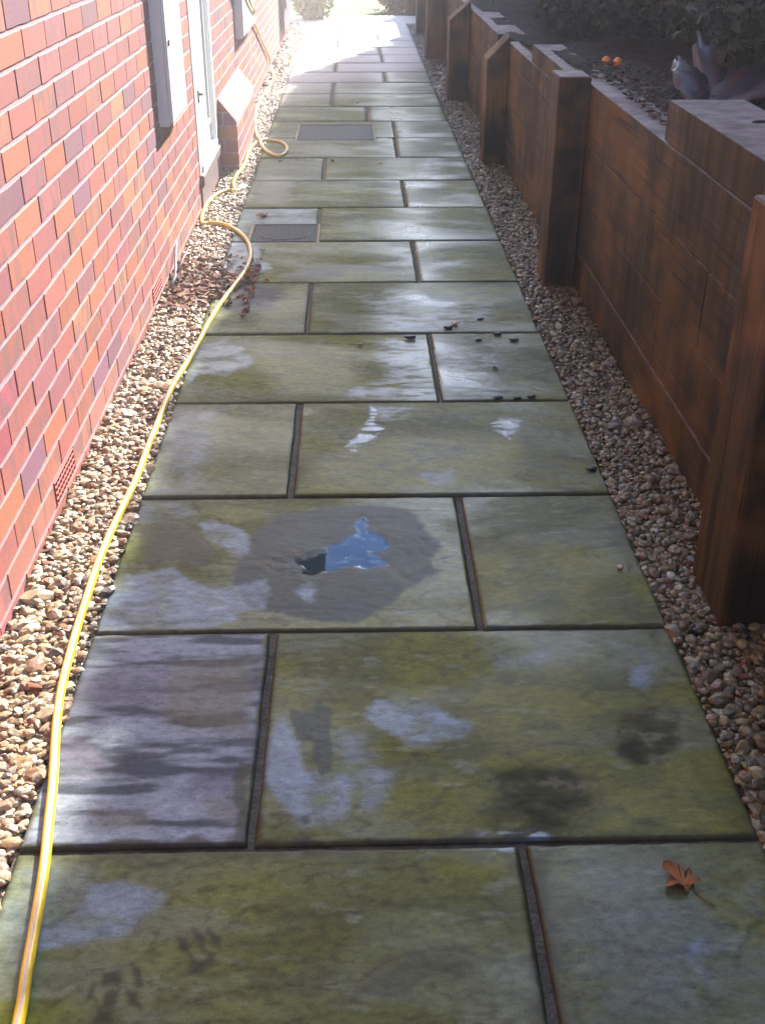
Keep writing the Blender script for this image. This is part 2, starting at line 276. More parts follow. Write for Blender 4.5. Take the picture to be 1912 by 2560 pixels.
# ---------------------------------------------------------------- the path: slabs laid in courses
PX0, PX1 = -.5655, .6663; ROWP = .61; JW = .009
COVERS = [(-.478, -.176, 4.262, 4.567), (-.367, .128, 6.64, 7.178)]
STAMPS=[
('pale',0.012,0.8,[(-0.435,0.532),(-0.381,0.535),(-0.322,0.512),(-0.342,0.466),(-0.351,0.442),(-0.407,0.427),(-0.48,0.405),(-0.498,0.441),(-0.446,0.473),(-0.437,0.506)]),
('pale',0.03,0.35,[(-0.555,0.585),(-0.438,0.577),(-0.442,0.532),(-0.484,0.449),(-0.509,0.372),(-0.518,0.336),(-0.561,0.492)]),
('foot',0.006,0.95,[(-0.284,0.436),(-0.267,0.428),(-0.253,0.396),(-0.271,0.408)]),
('foot',0.006,0.95,[(-0.26,0.452),(-0.238,0.435),(-0.238,0.404),(-0.248,0.412)]),
('foot',0.006,0.95,[(-0.236,0.443),(-0.215,0.431),(-0.215,0.407),(-0.23,0.419)]),
('foot',0.006,0.95,[(-0.256,0.392),(-0.233,0.388),(-0.234,0.369),(-0.252,0.366)]),
('foot',0.006,0.95,[(-0.235,0.407),(-0.22,0.403),(-0.223,0.384),(-0.233,0.388)]),
('foot',0.006,0.95,[(-0.379,0.369),(-0.351,0.372),(-0.344,0.346),(-0.372,0.347)]),
('foot',0.006,0.95,[(-0.338,0.387),(-0.323,0.375),(-0.315,0.345),(-0.325,0.349)]),
('foot',0.006,0.95,[(-0.394,0.347),(-0.385,0.35),(-0.384,0.329),(-0.392,0.325)]),
('foot',0.006,0.95,[(-0.367,0.339),(-0.346,0.342),(-0.348,0.317),(-0.368,0.311)]),
('foot',0.006,0.95,[(-0.34,0.346),(-0.32,0.338),(-0.313,0.313),(-0.33,0.32)]),
('foot',0.006,0.95,[(-0.373,0.307),(-0.349,0.31),(-0.348,0.287),(-0.373,0.29)]),
('damp',0.02,0.7,[(-0.004,0.356),(0.062,0.393),(0.128,0.404),(0.178,0.383),(0.168,0.36),(0.103,0.353),(0.038,0.33),(-0.004,0.319)]),
('damp',0.02,0.7,[(-0.573,0.611),(-0.343,0.601),(-0.002,0.591),(-0.002,0.574),(-0.27,0.587),(-0.388,0.576),(-0.482,0.588),(-0.561,0.594)]),
('damp',0.02,0.8,[(0.235,0.591),(0.304,0.589),(0.291,0.558),(0.301,0.473),(0.289,0.271),(0.248,0.272),(0.254,0.437),(0.256,0.533)]),
('pale',0.08,0.28,[(0.355,0.557),(0.52,0.579),(0.557,0.43),(0.599,0.385),(0.56,0.265),(0.303,0.271),(0.314,0.436)]),
('pale',0.012,0.6,[(0.483,0.392),(0.508,0.404),(0.502,0.369),(0.505,0.327),(0.489,0.336),(0.481,0.37)]),
('pale',0.01,0.5,[(0.578,0.501),(0.642,0.514),(0.621,0.452),(0.592,0.472)]),
('green',0.04,0.6,[(0.401,0.587),(0.663,0.592),(0.637,0.5),(0.581,0.511),(0.514,0.553),(0.417,0.566)]),
('purple',0.01,1,[(-0.571,1.217),(-0.189,1.213),(-0.187,0.614),(-0.565,0.623)]),
('darkpurple',0.03,0.6,[(-0.594,1.086),(-0.376,1.096),(-0.379,0.992),(-0.56,0.969)]),
('darkpurple',0.01,0.75,[(-0.564,0.9),(-0.507,0.898),(-0.481,0.85),(-0.469,0.786),(-0.557,0.782)]),
('darkpurple',0.02,0.6,[(-0.314,0.733),(-0.285,0.776),(-0.212,0.78),(-0.207,0.726),(-0.286,0.722)]),
('olive',0.03,0.7,[(-0.363,1.095),(-0.208,1.151),(-0.204,0.873),(-0.291,0.893),(-0.369,0.926),(-0.384,1.025)]),
('olive',0.02,0.6,[(-0.473,0.716),(-0.383,0.714),(-0.375,0.667),(-0.445,0.666)]),
('olive',0.02,0.6,[(-0.263,0.716),(-0.203,0.715),(-0.206,0.668),(-0.258,0.67)]),
('damp',0.006,0.9,[(-0.211,0.808),(-0.183,0.808),(-0.183,0.614),(-0.206,0.624)]),
('damp',0.008,0.9,[(-0.471,0.632),(-0.276,0.638),(-0.227,0.624),(-0.218,0.644),(-0.183,0.609),(-0.56,0.618),(-0.542,0.632)]),
('pale',0.012,0.9,[(-0.148,0.953),(-0.103,0.877),(-0.088,0.794),(-0.037,0.776),(-0.029,0.738),(-0.029,0.664),(-0.095,0.651),(-0.135,0.719),(-0.165,0.774),(-0.175,0.86)]),
('pale',0.03,0.6,[(-0.054,0.901),(-0.0,0.887),(-0.002,0.716),(-0.037,0.776)]),
('green',0.01,0.7,[(-0.094,0.739),(-0.052,0.744),(-0.048,0.701),(-0.096,0.702)]),
('wet',0.004,0.8,[(-0.139,0.96),(-0.093,0.952),(-0.086,0.992),(-0.055,0.958),(-0.058,0.894),(-0.049,0.828),(-0.053,0.788),(-0.072,0.777),(-0.085,0.829),(-0.086,0.871),(-0.115,0.877)]),
('wet',0.004,0.8,[(-0.103,0.676),(-0.088,0.681),(-0.084,0.663),(-0.095,0.658)]),
('wet',0.006,0.8,[(-0.105,0.631),(-0.072,0.631),(-0.071,0.611),(-0.104,0.612)]),
('pale',0.015,0.9,[(0.005,0.959),(0.029,0.988),(0.143,0.971),(0.178,0.933),(0.218,0.911),(0.174,0.877),(0.068,0.862),(0.027,0.894),(-0.0,0.909)]),
('pale',0.02,0.6,[(-0.001,0.795),(0.047,0.787),(0.037,0.726),(0.019,0.679),(-0.002,0.685)]),
('pale',0.03,0.4,[(0.257,1.152),(0.374,1.141),(0.36,1.083),(0.278,1.061)]),
('pale',0.012,0.6,[(0.55,1.055),(0.572,1.087),(0.6,1.078),(0.584,1.03),(0.548,1.023)]),
('pale',0.015,0.5,[(0.522,1.164),(0.614,1.136),(0.609,1.094),(0.536,1.129)]),
('yellow',0.05,0.8,[(0.255,1.037),(0.49,1.13),(0.475,0.956),(0.371,0.845),(0.252,0.835),(0.208,0.947)]),
('yellow',0.04,0.8,[(0.42,0.723),(0.565,0.75),(0.634,0.688),(0.64,0.625),(0.407,0.619)]),
('flake',0.012,1,[(0.511,0.912),(0.524,0.94),(0.558,0.962),(0.593,0.967),(0.622,0.949),(0.621,0.895),(0.599,0.827),(0.548,0.789),(0.497,0.777),(0.474,0.816),(0.49,0.87)]),
('flake',0.022,1,[(0.228,0.783),(0.31,0.801),(0.388,0.786),(0.417,0.754),(0.418,0.717),(0.408,0.687),(0.373,0.659),(0.342,0.621),(0.226,0.615),(0.207,0.663),(0.226,0.721)]),
('film',0.006,1,[(0.195,0.635),(0.287,0.639),(0.307,0.611),(0.241,0.604),(0.168,0.606)]),
('damp',0.006,0.9,[(0.043,0.622),(0.196,0.641),(0.192,0.605),(-0.002,0.604)]),
('wet',0.010,0.95,[(-0.249,1.625),(-0.207,1.73),(-0.102,1.779),(0.014,1.792),(0.1,1.753),(0.168,1.693),(0.202,1.615),(0.212,1.562),(0.167,1.498),(0.201,1.46),(0.145,1.396),(0.072,1.312),(-0.028,1.26),(-0.119,1.273),(-0.245,1.319),(-0.293,1.435)]),
('pool',0.006,1,[(-0.128,1.518),(-0.09,1.568),(-0.029,1.6),(0.002,1.64),(0.006,1.732),(0.023,1.654),(0.061,1.632),(0.077,1.591),(0.049,1.559),(0.005,1.553),(0.038,1.514),(0.064,1.488),(0.011,1.465),(-0.028,1.478),(-0.074,1.466),(-0.113,1.467)]),
('crust',0.02,0.7,[(-0.203,1.545),(-0.097,1.588),(-0.076,1.575),(-0.128,1.518),(-0.113,1.467),(-0.074,1.466),(-0.002,1.477),(-0.028,1.429),(-0.125,1.437),(-0.192,1.469)]),
('pale',0.01,0.9,[(-0.13,1.396),(-0.099,1.437),(-0.082,1.395),(-0.097,1.349),(-0.116,1.355)]),
('pale',0.01,1,[(-0.566,1.399),(-0.548,1.463),(-0.431,1.489),(-0.381,1.413),(-0.277,1.366),(-0.244,1.313),(-0.267,1.255),(-0.369,1.245),(-0.568,1.237),(-0.58,1.32)]),
('pale',0.01,0.75,[(-0.34,1.403),(-0.204,1.437),(-0.205,1.303),(-0.271,1.296)]),
('damp',0.01,1,[(-0.561,1.691),(-0.512,1.684),(-0.48,1.714),(-0.437,1.707),(-0.401,1.634),(-0.366,1.587),(-0.335,1.541),(-0.339,1.476),(-0.407,1.478),(-0.417,1.51),(-0.456,1.506),(-0.493,1.49),(-0.544,1.591)]),
('pale',0.008,0.8,[(-0.403,1.682),(-0.367,1.705),(-0.318,1.668),(-0.352,1.592),(-0.364,1.598),(-0.392,1.634)]),
('pale',0.01,0.9,[(-0.343,1.592),(-0.318,1.668),(-0.271,1.643),(-0.244,1.562),(-0.264,1.529),(-0.32,1.569)]),
('pale',0.02,0.5,[(-0.563,1.811),(-0.438,1.809),(-0.41,1.731),(-0.456,1.713),(-0.526,1.697),(-0.564,1.703)]),
('yellow',0.02,0.8,[(-0.386,1.769),(-0.248,1.785),(-0.243,1.715),(-0.307,1.68),(-0.357,1.724)]),
('yellow',0.05,0.8,[(0.329,1.502),(0.479,1.566),(0.584,1.496),(0.532,1.292),(0.409,1.266),(0.305,1.296)]),
('yellow',0.03,0.6,[(0.258,1.538),(0.401,1.639),(0.36,1.331),(0.278,1.333)]),
('pale',0.06,0.55,[(-0.583,2.396),(-0.413,2.393),(-0.414,1.846),(-0.56,1.849)]),
('green',0.05,0.4,[(-0.402,2.286),(-0.189,2.352),(-0.185,1.841),(-0.371,1.859)]),
('yellow',0.05,0.9,[(-0.149,2.055),(0.085,2.176),(0.476,2.2),(0.443,1.953),(0.203,1.846),(-0.141,1.854)]),
('film',0.008,0.9,[(-0.041,2.114),(-0.013,2.211),(0.023,2.312),(0.039,2.402),(0.061,2.383),(0.051,2.277),(0.086,2.242),(0.036,2.177),(-0.014,2.082)]),
('film',0.02,0.5,[(0.054,2.401),(0.173,2.399),(0.161,2.309),(0.073,2.294)]),
('film',0.01,0.8,[(0.398,2.267),(0.452,2.311),(0.5,2.303),(0.486,2.239),(0.435,2.172),(0.424,2.215)]),
('pale',0.02,0.45,[(0.171,1.959),(0.253,1.986),(0.251,1.886),(0.179,1.874)]),
('pale',0.015,0.8,[(-0.547,2.958),(-0.475,3.005),(-0.384,2.931),(-0.348,2.793),(-0.425,2.666),(-0.512,2.667),(-0.533,2.586),(-0.557,2.71)]),
('yellow',0.05,0.9,[(-0.354,2.978),(-0.064,2.949),(0.019,2.657),(-0.059,2.498),(-0.25,2.521),(-0.333,2.706)]),
('film',0.03,0.45,[(0.065,3.019),(0.263,3.015),(0.251,2.453),(-0.013,2.459),(-0.021,2.536),(0.098,2.655)]),
('film',0.04,0.35,[(0.284,2.825),(0.488,2.867),(0.459,2.487),(0.275,2.472)]),
('darkpurple',0.03,0.7,[(-0.489,3.615),(-0.365,3.644),(-0.259,3.488),(-0.306,3.315),(-0.505,3.291)]),
('yellow',0.04,0.7,[(-0.283,3.58),(-0.188,3.609),(-0.188,3.099),(-0.365,3.128)]),
('film',0.03,0.35,[(0.007,3.483),(0.272,3.632),(0.551,3.413),(0.461,3.086),(0.11,3.093)]),
('yellow',0.03,0.8,[(0.203,3.634),(0.572,3.595),(0.585,3.383),(0.307,3.417)]),
('pale',0.015,0.9,[(-0.574,4.295),(-0.447,4.213),(-0.358,3.843),(-0.498,3.712),(-0.564,3.779)]),
('yellow',0.02,0.8,[(-0.124,3.839),(0.08,3.869),(0.208,3.731),(0.125,3.651),(-0.169,3.657)]),
('damp',0.008,0.8,[(-0.334,3.775),(-0.176,3.874),(-0.012,3.889),(0.182,3.85),(0.13,3.8),(-0.073,3.838),(-0.27,3.707)]),
('damp',0.04,0.8,[(-0.21,3.844),(-0.126,3.906),(-0.002,3.861),(-0.121,3.688),(-0.24,3.69)]),
('film',0.05,0.45,[(0.407,6.649),(0.575,6.646),(0.483,5.486),(0.347,5.489)]),
('rust',0.05,0.6,[(-0.521,5.648),(-0.38,5.609),(-0.346,4.944),(-0.488,4.977)]),
('damp',0.05,0.6,[(-0.6,6.04),(-0.185,5.992),(-0.173,5.462),(-0.365,5.465),(-0.347,4.975),(-0.55,5.009)]),
('pale',0.05,0.7,[(-0.564,4.918),(-0.19,4.912),(-0.195,4.573),(-0.487,4.578),(-0.485,4.226),(-0.566,4.18)]),
]

LINES = [(0.0035,[(-0.004,0.356),(0.029,0.38),(0.062,0.393),(0.106,0.4),(0.135,0.402),(0.171,0.386)]),
(0.003,[(-0.318,0.286),(-0.279,0.309),(-0.237,0.322),(-0.192,0.333),(-0.115,0.341),(-0.004,0.353)]),
(0.002,[(-0.031,1.533),(0.055,1.498),(0.108,1.403)]),
(0.003,[(0.198,1.506),(0.252,1.527)]),
(0.004,[(-0.561,1.691),(-0.529,1.678),(-0.508,1.696),(-0.467,1.708),(-0.439,1.701),(-0.401,1.634),(-0.35,1.575),(-0.319,1.558),(-0.288,1.535),(-0.258,1.518),(-0.229,1.511),(-0.21,1.484)]),
(0.003,[(0.219,0.825),(0.317,0.847),(0.386,0.852),(0.468,0.853),(0.487,0.898),(0.524,0.94)]),
(0.002,[(0.425,0.798),(0.488,0.797)]),
(0.004,[(-0.334,3.775),(-0.217,3.875),(-0.012,3.906),(0.182,3.84)]),
(0.004,[(-0.012,3.453),(0.121,3.495),(0.26,3.418)]),
(0.002,[(0.33,1.277),(0.349,1.305),(0.378,1.314)]),
(0.0015,[(0.021,1.747),(0.059,1.71)]),
(0.0018,[(0.017,1.71),(0.076,1.674),(0.131,1.644)]),
(0.0018,[(0.024,1.682),(0.095,1.618)]),
(0.003,[(0.058,1.495),(0.076,1.451),(0.107,1.402)]),
(0.003,[(0.116,1.462),(0.163,1.492),(0.205,1.51),(0.253,1.528)]),
(0.002,[(0.336,0.497),(0.379,0.476),(0.403,0.466)]),
(0.0025,[(0.355,0.435),(0.393,0.402),(0.423,0.371)]),
(0.0025,[(0.286,0.333),(0.344,0.307),(0.399,0.302)]),
(0.002,[(0.495,0.574),(0.525,0.579),(0.523,0.558)]),
(0.002,[(0.567,0.57),(0.621,0.577),(0.657,0.56)]),
(0.003,[(0.511,0.912),(0.524,0.94),(0.558,0.962),(0.593,0.967),(0.622,0.949)]),
(0.003,[(0.388,0.786),(0.417,0.754),(0.418,0.717),(0.408,0.687),(0.373,0.659),(0.342,0.621)]),
(0.002,[(-0.143,0.491),(-0.112,0.486),(-0.106,0.498)]),
(0.0025,[(-0.344,0.442),(-0.342,0.47),(-0.328,0.504)])]

def polyline(x, y, P):
    d2 = np.full(x.shape, 1e9)
    for (x0, y0), (x1, y1) in zip(P[:-1], P[1:]):
        dx, dy = x1-x0, y1-y0; t = np.clip(((x-x0)*dx+(y-y0)*dy)/(dx*dx+dy*dy+1e-12), 0, 1); d2 = np.minimum(d2, (x-x0-t*dx)**2+(y-y0-t*dy)**2)
    return np.sqrt(d2)
STY = dict(pale=((.18, .245, .31), .42), film=((.08, .11, .16), .78), pool=((.012, .018, .026), 1), yellow=((.15, .155, .016), .3), green=((.115, .135, .045), .3),  # pale and film
           olive=((.10, .09, .045), .3), foot=((.028, .027, .011), .2), damp=((.034, .034, .016), .3), wet=((.016, .027, .031), .30), rust=((.19, .10, .07), .5))
def slab_surface(X, Y, sid):
    """colour with sky and sun tints, wetness and height of the riven stone at every grid point"""
    rs = random.Random(sid*31+5); ox, oy = rs.uniform(0, 50), rs.uniform(0, 50); an = rs.uniform(-.35, .25)
    ca, sa = math.cos(an), math.sin(an); U = X*ca+Y*sa+ox; W = -X*sa+Y*ca+oy
    A = np.array((.185, .195, .095))*rs.uniform(.85, 1.15)
    c = np.ones(X.shape+(3,))*A
    def mix(m, col): nonlocal c; c = c*(1-m[..., None])+np.array(col)*m[..., None]
    mix(.85*sm(.40, .62, fbm(U*4, W*6, 1, 5)), (.235, .235, .03))
    mix(.5*sm(.52, .7, fbm(U*2.5, W*10, 2, 5)), (.28, .30, .36))
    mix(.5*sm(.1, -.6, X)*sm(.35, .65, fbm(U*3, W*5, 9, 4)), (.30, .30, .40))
    mix(.5*sm(.55, .72, fbm(U*7, W*22, 3, 5)), (.10, .105, .06))
    mix(.55*sm(.62, .74, fbm(U*40, W*50, 4, 3)), (.13, .12, .06))
    mix(.5*sm(.64, .76, fbm(U*18, W*60, 14, 3)), (.33, .35, .42))
    wet = .08+.32*sm(.38, .7, fbm(U*3, W*7, 6, 4))+.14*sm(-.2, .6, X)
    wet = wet*(1-.5*sm(.6, -.2, X+.3)*.5)
    if Y.mean() > 2.6: wet = wet-.12+.30*np.exp(-((X-.27)/.14)**2)
    # riven relief: soft waves with thin broken steps
    f = fbm(U*3.2, W*7.5, 7, 5); t = f*7; st = np.floor(t)+sm(.86, 1., t-np.floor(t))
    z = .0005*st+.0013*(fbm(U*9, W*16, 8, 4)-.5)+.0006*(fbm(U*60, W*90, 10, 3)-.5)
    if Y.mean() > 2.4: z = z*1.9
    z = z-z.mean()
    edge = sm(.80, .88, t-np.floor(t))*sm(1.02, .96, t-np.floor(t)); mix(.35*edge, (.07, .07, .03))
    wx = X+.022*(fbm(X*22, Y*22, 20, 4)-.5)+.05*(fbm(X*8, Y*8, 22, 2)-.5)+.012*(fbm(X*90, Y*90, 24, 2)-.5); wy = Y+.022*(fbm(X*22, Y*22, 21, 4)-.5)+.04*(fbm(X*8, Y*8, 23, 2)-.5)+.012*(fbm(X*90, Y*90, 25, 2)-.5)
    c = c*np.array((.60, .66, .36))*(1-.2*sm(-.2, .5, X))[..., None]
    x0, x1, y0, y1 = X.min(), X.max(), Y.min(), Y.max()
    for kind, soft, k, P in STAMPS:
        q = np.array(P)
        if q[:, 0].max() < x0 or q[:, 0].min() > x1 or q[:, 1].max() < y0 or q[:, 1].min() > y1: continue
        # a mark belongs to the slab that holds its centre, unless it is a damp run along a joint
        cx, cy = q.mean(0)
        if kind not in ('damp', 'rust') and not (x0-.02 < cx < x1+.02 and y0-.02 < cy < y1+.02): continue
        wf = .22 if kind == 'foot' or (kind == 'wet' and soft < .006) else .8 if kind == 'flake' else 1.
        m = k*polymask(X+wf*(wx-X), Y+wf*(wy-Y), P, soft)
        if kind in STY:
            col, w_ = STY[kind]; n_ = .75+.5*fbm(X*30, Y*60, 31, 4)
            tex = np.array(col)*n_[..., None]
            if kind == 'pale': m = m*(.45+.55*sm(.3, .55, fbm(X*16, Y*30, 38, 5)))
            if kind == 'film' and k > .3: m = m*sm(.36, .56, fbm(X*22, Y*80, 37, 4))
            mm = m*(.9 if kind != 'yellow' else .85*sm(.25, .6, fbm(X*12, Y*20, 33, 4)))
            c = c*(1-mm[..., None])+tex*mm[..., None]; wet = wet*(1-m)+w_*m
            if kind == 'pool': mz = polymask(wx, wy, P, .030); z = z*(1-mz)-(.0004+.0060*fbm(X*34, Y*60, 34, 5))*mz
            if kind == 'film': z = z*(1-.8*m)
        elif kind == 'purple':
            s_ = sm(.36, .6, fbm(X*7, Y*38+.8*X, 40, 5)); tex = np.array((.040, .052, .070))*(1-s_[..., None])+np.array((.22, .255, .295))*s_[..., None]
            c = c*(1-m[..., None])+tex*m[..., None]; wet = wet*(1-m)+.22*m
        elif kind == 'darkpurple':
            s_ = sm(.3, .75, fbm(X*14, Y*60, 41, 4)); tex = np.array((.035, .035, .055))*(1-s_[..., None])+np.array((.13, .12, .16))*s_[..., None]
            c = c*(1-m[..., None])+tex*m[..., None]
        elif kind == 'flake':
            m = m*(.62+.38*sm(.3, .6, fbm(X*16, Y*24, 45, 4))); rim = polymask(wx, wy, P, soft)*(1-polymask(wx, wy, P, soft*.3)) ; s_ = fbm(X*26, Y*40, 42, 4)
            tex = np.array((.034, .036, .018))*(.5+1.2*sm(.3, .75, s_)[..., None])+np.array((.05, .05, .04))*sm(.6, .7, s_)[..., None]
            c = c*(1-m[..., None]*.92)+tex*m[..., None]*.92; wet = wet*(1-m)+.02*m; z = z-.0013*m
        elif kind == 'crust':
            s_ = sm(.5, .62, fbm(X*70, Y*110, 43, 3)); mm = m*s_
            c = c*(1-mm[..., None])+np.array((.07, .06, .04))*mm[..., None]; z = z+.0015*mm
    lx = X+.02*(fbm(X*18, Y*18, 80, 4)-.5); ly = Y+.02*(fbm(X*18, Y*18, 81, 4)-.5)
    for wd, P in LINES:
        q = np.array(P)
        if q[:, 0].max() < x0 or q[:, 0].min() > x1 or q[:, 1].max() < y0 or q[:, 1].min() > y1: continue
        d = polyline(lx, ly, P); m = (1-sm(0, wd, d))*sm(.3, .5, fbm(X*30, Y*30, 82, 2)); mix(.85*m, (.04, .038, .015)); mix(.35*(1-sm(0, wd*8, d)), (.09, .09, .035)); z = z-.0007*m
    sun_white = .85*sm(8.0, 10.4, Y-1.2*X); c = c*(1-sun_white[..., None])+np.array((.72, .70, .64))*sun_white[..., None]; wet = wet*(1-.7*sun_white)  # far slabs drier, with sunlit whiteness painted into their colour
    c *= (.86+.28*fbm(X*45+9, Y*45, 50, 4))[..., None]
    return np.clip(c, .01, .8), np.clip(wet, 0, 1), z
bed = MB(); bed.box(PX0-.004, PX1+.004, -2.45, 14.0, -.075, -.0078)
path = bed.build('path', M_JOINT); path['kind'] = 'structure'
def add_slab(x0, x1, y0, y1, d, sid):
    rs = random.Random(sid); nx = max(4, int((x1-x0)/d)); ny = max(4, int((y1-y0)/d))
    u = np.linspace(0, 1, nx+1); v = np.linspace(0, 1, ny+1); Ug, Vg = np.meshgrid(u, v)
    X = x0+(x1-x0)*Ug; Y = y0+(y1-y0)*Vg
    a = .006; 
    X = X+(1-Ug)*a*(fbm(Y*9, Y*0+sid, 60, 4)-.5)+Ug*a*(fbm(Y*9, Y*0+sid, 61, 4)-.5)
    Y = Y+(1-Vg)*a*(fbm(X*7, X*0+sid, 62, 4)-.5)+Vg*a*(fbm(X*7, X*0+sid, 63, 4)-.5)
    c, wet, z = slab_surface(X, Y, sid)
    e = np.minimum(np.minimum(X-x0, x1-X), np.minimum(Y-y0, y1-Y)); e = np.maximum(e, 0)
    chip = .0018+.007*fbm(X*25, Y*25, 64, 3)
    z = z*sm(0, .03, e)-.006*(1-sm(0, 1, e/chip))+rs.uniform(-.0015, .0015)
    dk = (1-sm(0, .007+.016*fbm(X*14, Y*14, 65, 3), e))*.7; c = c*(1-dk[..., None])+np.array((.03, .028, .014))*dk[..., None]
    V = np.stack([X, Y, z], -1).reshape(-1, 3); c = c.reshape(-1, 3); wet = wet.ravel()
    i = np.arange(ny)[:, None]*(nx+1)+np.arange(nx)[None, :]
    F = np.stack([i, i+1, i+nx+2, i+nx+1], -1).reshape(-1, 4)
    xc, yc = X.ravel(), Y.ravel()
    for (a0, a1, b0, b1) in COVERS:
        ins = (xc > a0-.004) & (xc < a1+.004) & (yc > b0-.004) & (yc < b1+.004)
        F = F[~ins[F].any(1)]
    # skirt down the sides
    ring = np.concatenate([np.arange(nx+1), (np.arange(1, ny+1)*(nx+1)+nx), (ny*(nx+1)+np.arange(nx-1, -1, -1)), (np.arange(ny-1, 0, -1)*(nx+1))])
    n0 = len(V); lo = V[ring].copy(); lo[:, 2] = -.04; V = np.vstack([V, lo]); c = np.vstack([c, c[ring]*.12]); wet = np.concatenate([wet, wet[ring]])
    m = len(ring); j = np.arange(m); Fs = np.stack([ring, n0+j, n0+(j+1) % m, ring[(j+1) % m]], -1)
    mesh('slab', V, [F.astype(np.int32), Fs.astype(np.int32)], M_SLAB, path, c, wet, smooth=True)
sid = 100
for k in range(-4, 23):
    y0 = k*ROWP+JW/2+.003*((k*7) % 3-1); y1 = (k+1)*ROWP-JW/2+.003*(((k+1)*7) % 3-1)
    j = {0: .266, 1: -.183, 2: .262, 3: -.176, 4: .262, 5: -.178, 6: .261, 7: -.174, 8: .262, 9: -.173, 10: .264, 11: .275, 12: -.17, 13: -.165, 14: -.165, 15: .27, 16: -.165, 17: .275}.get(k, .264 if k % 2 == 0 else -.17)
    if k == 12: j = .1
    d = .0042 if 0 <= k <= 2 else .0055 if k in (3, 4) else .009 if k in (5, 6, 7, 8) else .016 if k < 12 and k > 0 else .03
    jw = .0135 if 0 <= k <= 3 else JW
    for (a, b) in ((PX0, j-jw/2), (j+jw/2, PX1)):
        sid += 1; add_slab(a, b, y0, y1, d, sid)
# ---------------------------------------------------------------- drain covers
def drain_cover(x0, x1, y0, y1, label, arc):
    t = empty('drain_cover', ((x0+x1)/2, (y0+y1)/2, 0), label, 'drain cover', 'drain covers let into the path'); ox, oy = t.location.x, t.location.y
    X0, X1, Y0, Y1 = x0-ox, x1-ox, y0-oy, y1-oy
    f = MB(); w_ = .008
    for a in ((X0, X1, Y0, Y0+w_), (X0, X1, Y1-w_, Y1), (X0, X0+w_, Y0+w_, Y1-w_), (X1-w_, X1, Y0+w_, Y1-w_)): f.box(*a, -.03, .0015, .0006)
    f.build('frame', M_IRON, t)
    m = MB(); a0, a1, b0, b1 = X0+w_+.002, X1-w_-.002, Y0+w_+.002, Y1-w_-.002
    m.box(a0, a1, b0, b1, -.02, -.003)
    n = int((a1-a0)/.0125); st = (a1-a0)/n
    for i in range(n):
        rows = int((b1-b0)/.03); sy = (b1-b0)/rows
        for j in range(rows):
            m.box(a0+i*st+.0025, a0+(i+1)*st-.0025, b0+j*sy+.002, b0+(j+1)*sy-.002, -.004, .0008, .0008)
    m.build('cover', M_IRON, t)
    for xa, xb in ((X0-.013, X0), (X1, X1+.013)):
        g_ = MB(); g_.box(xa, xb, Y0-.004, Y1+.004, -.03, -.0015, .001); g_.build('mortar_edge', M_INFILL, t)
    if arc:
        p = MB(); pts = [((a0+a1)/2+math.cos(a)*(a1-a0)*.42, b0+.13+math.sin(a)*.105, .0012) for a in np.linspace(math.pi*1.04, math.pi*1.96, 24)]
        p.tube(pts, .0025, 6); p.build('lifting_rim', M_DARK, t)
drain_cover(*COVERS[0], 'small square dark drain cover beside the yellow hose with a curved rim on it', True)
drain_cover(*COVERS[1], 'larger rectangular dark ribbed drain cover further up the path past the hose loop', False)
# ---------------------------------------------------------------- puddle
n = 90; cx, cy = -.03, 1.49
STP = [P for k_, s_, q_, P in STAMPS if k_ == 'pool'][0]; q = np.array(STP); x0, y0 = q.min(0)-.03; x1, y1 = q.max(0)+.03
nx, ny = 130, 90; X, Y = np.meshgrid(np.linspace(x0, x1, nx+1), np.linspace(y0, y1, ny+1))
wx = X+.022*(fbm(X*22, Y*22, 20, 4)-.5)+.05*(fbm(X*8, Y*8, 22, 2)-.5)+.012*(fbm(X*90, Y*90, 24, 2)-.5); wy = Y+.022*(fbm(X*22, Y*22, 21, 4)-.5)+.04*(fbm(X*8, Y*8, 23, 2)-.5)+.012*(fbm(X*90, Y*90, 25, 2)-.5)
mk = polymask(wx, wy, STP, .030).ravel() > .02
i = np.arange(ny)[:, None]*(nx+1)+np.arange(nx)[None, :]; F = np.stack([i, i+1, i+nx+2, i+nx+1], -1).reshape(-1, 4); F = F[mk[F].all(1)]
M_WATER, nt, b_ = new_mat('water'); nt.nodes.remove(b_)
gl = N(nt, 'BsdfGlossy'); gl.inputs['Roughness'].default_value = .015; gl.inputs['Color'].default_value = (.36, .55, .9, 1); tr = N(nt, 'BsdfTransparent'); tr.inputs[0].default_value = (.72, .72, .62, 1)  # blue tint put into the gloss to strengthen the sky's reflection
fr = N(nt, 'Fresnel'); fr.inputs[0].default_value = 1.33; mx = N(nt, 'MixShader'); L(nt, fr.outputs[0], mx.inputs[0]); L(nt, tr.outputs[0], mx.inputs[1]); L(nt, gl.outputs[0], mx.inputs[2]); L(nt, mx.outputs[0], nt.nodes['Material Output'].inputs[0])
used = np.unique(F); re = np.full(X.size, -1); re[used] = np.arange(len(used)); V = np.stack([X.ravel(), Y.ravel(), np.full(X.size, -.0029)], -1)[used]
o = mesh('puddle', V, [re[F].astype(np.int32)], M_WATER, smooth=True); o['kind'] = 'structure'
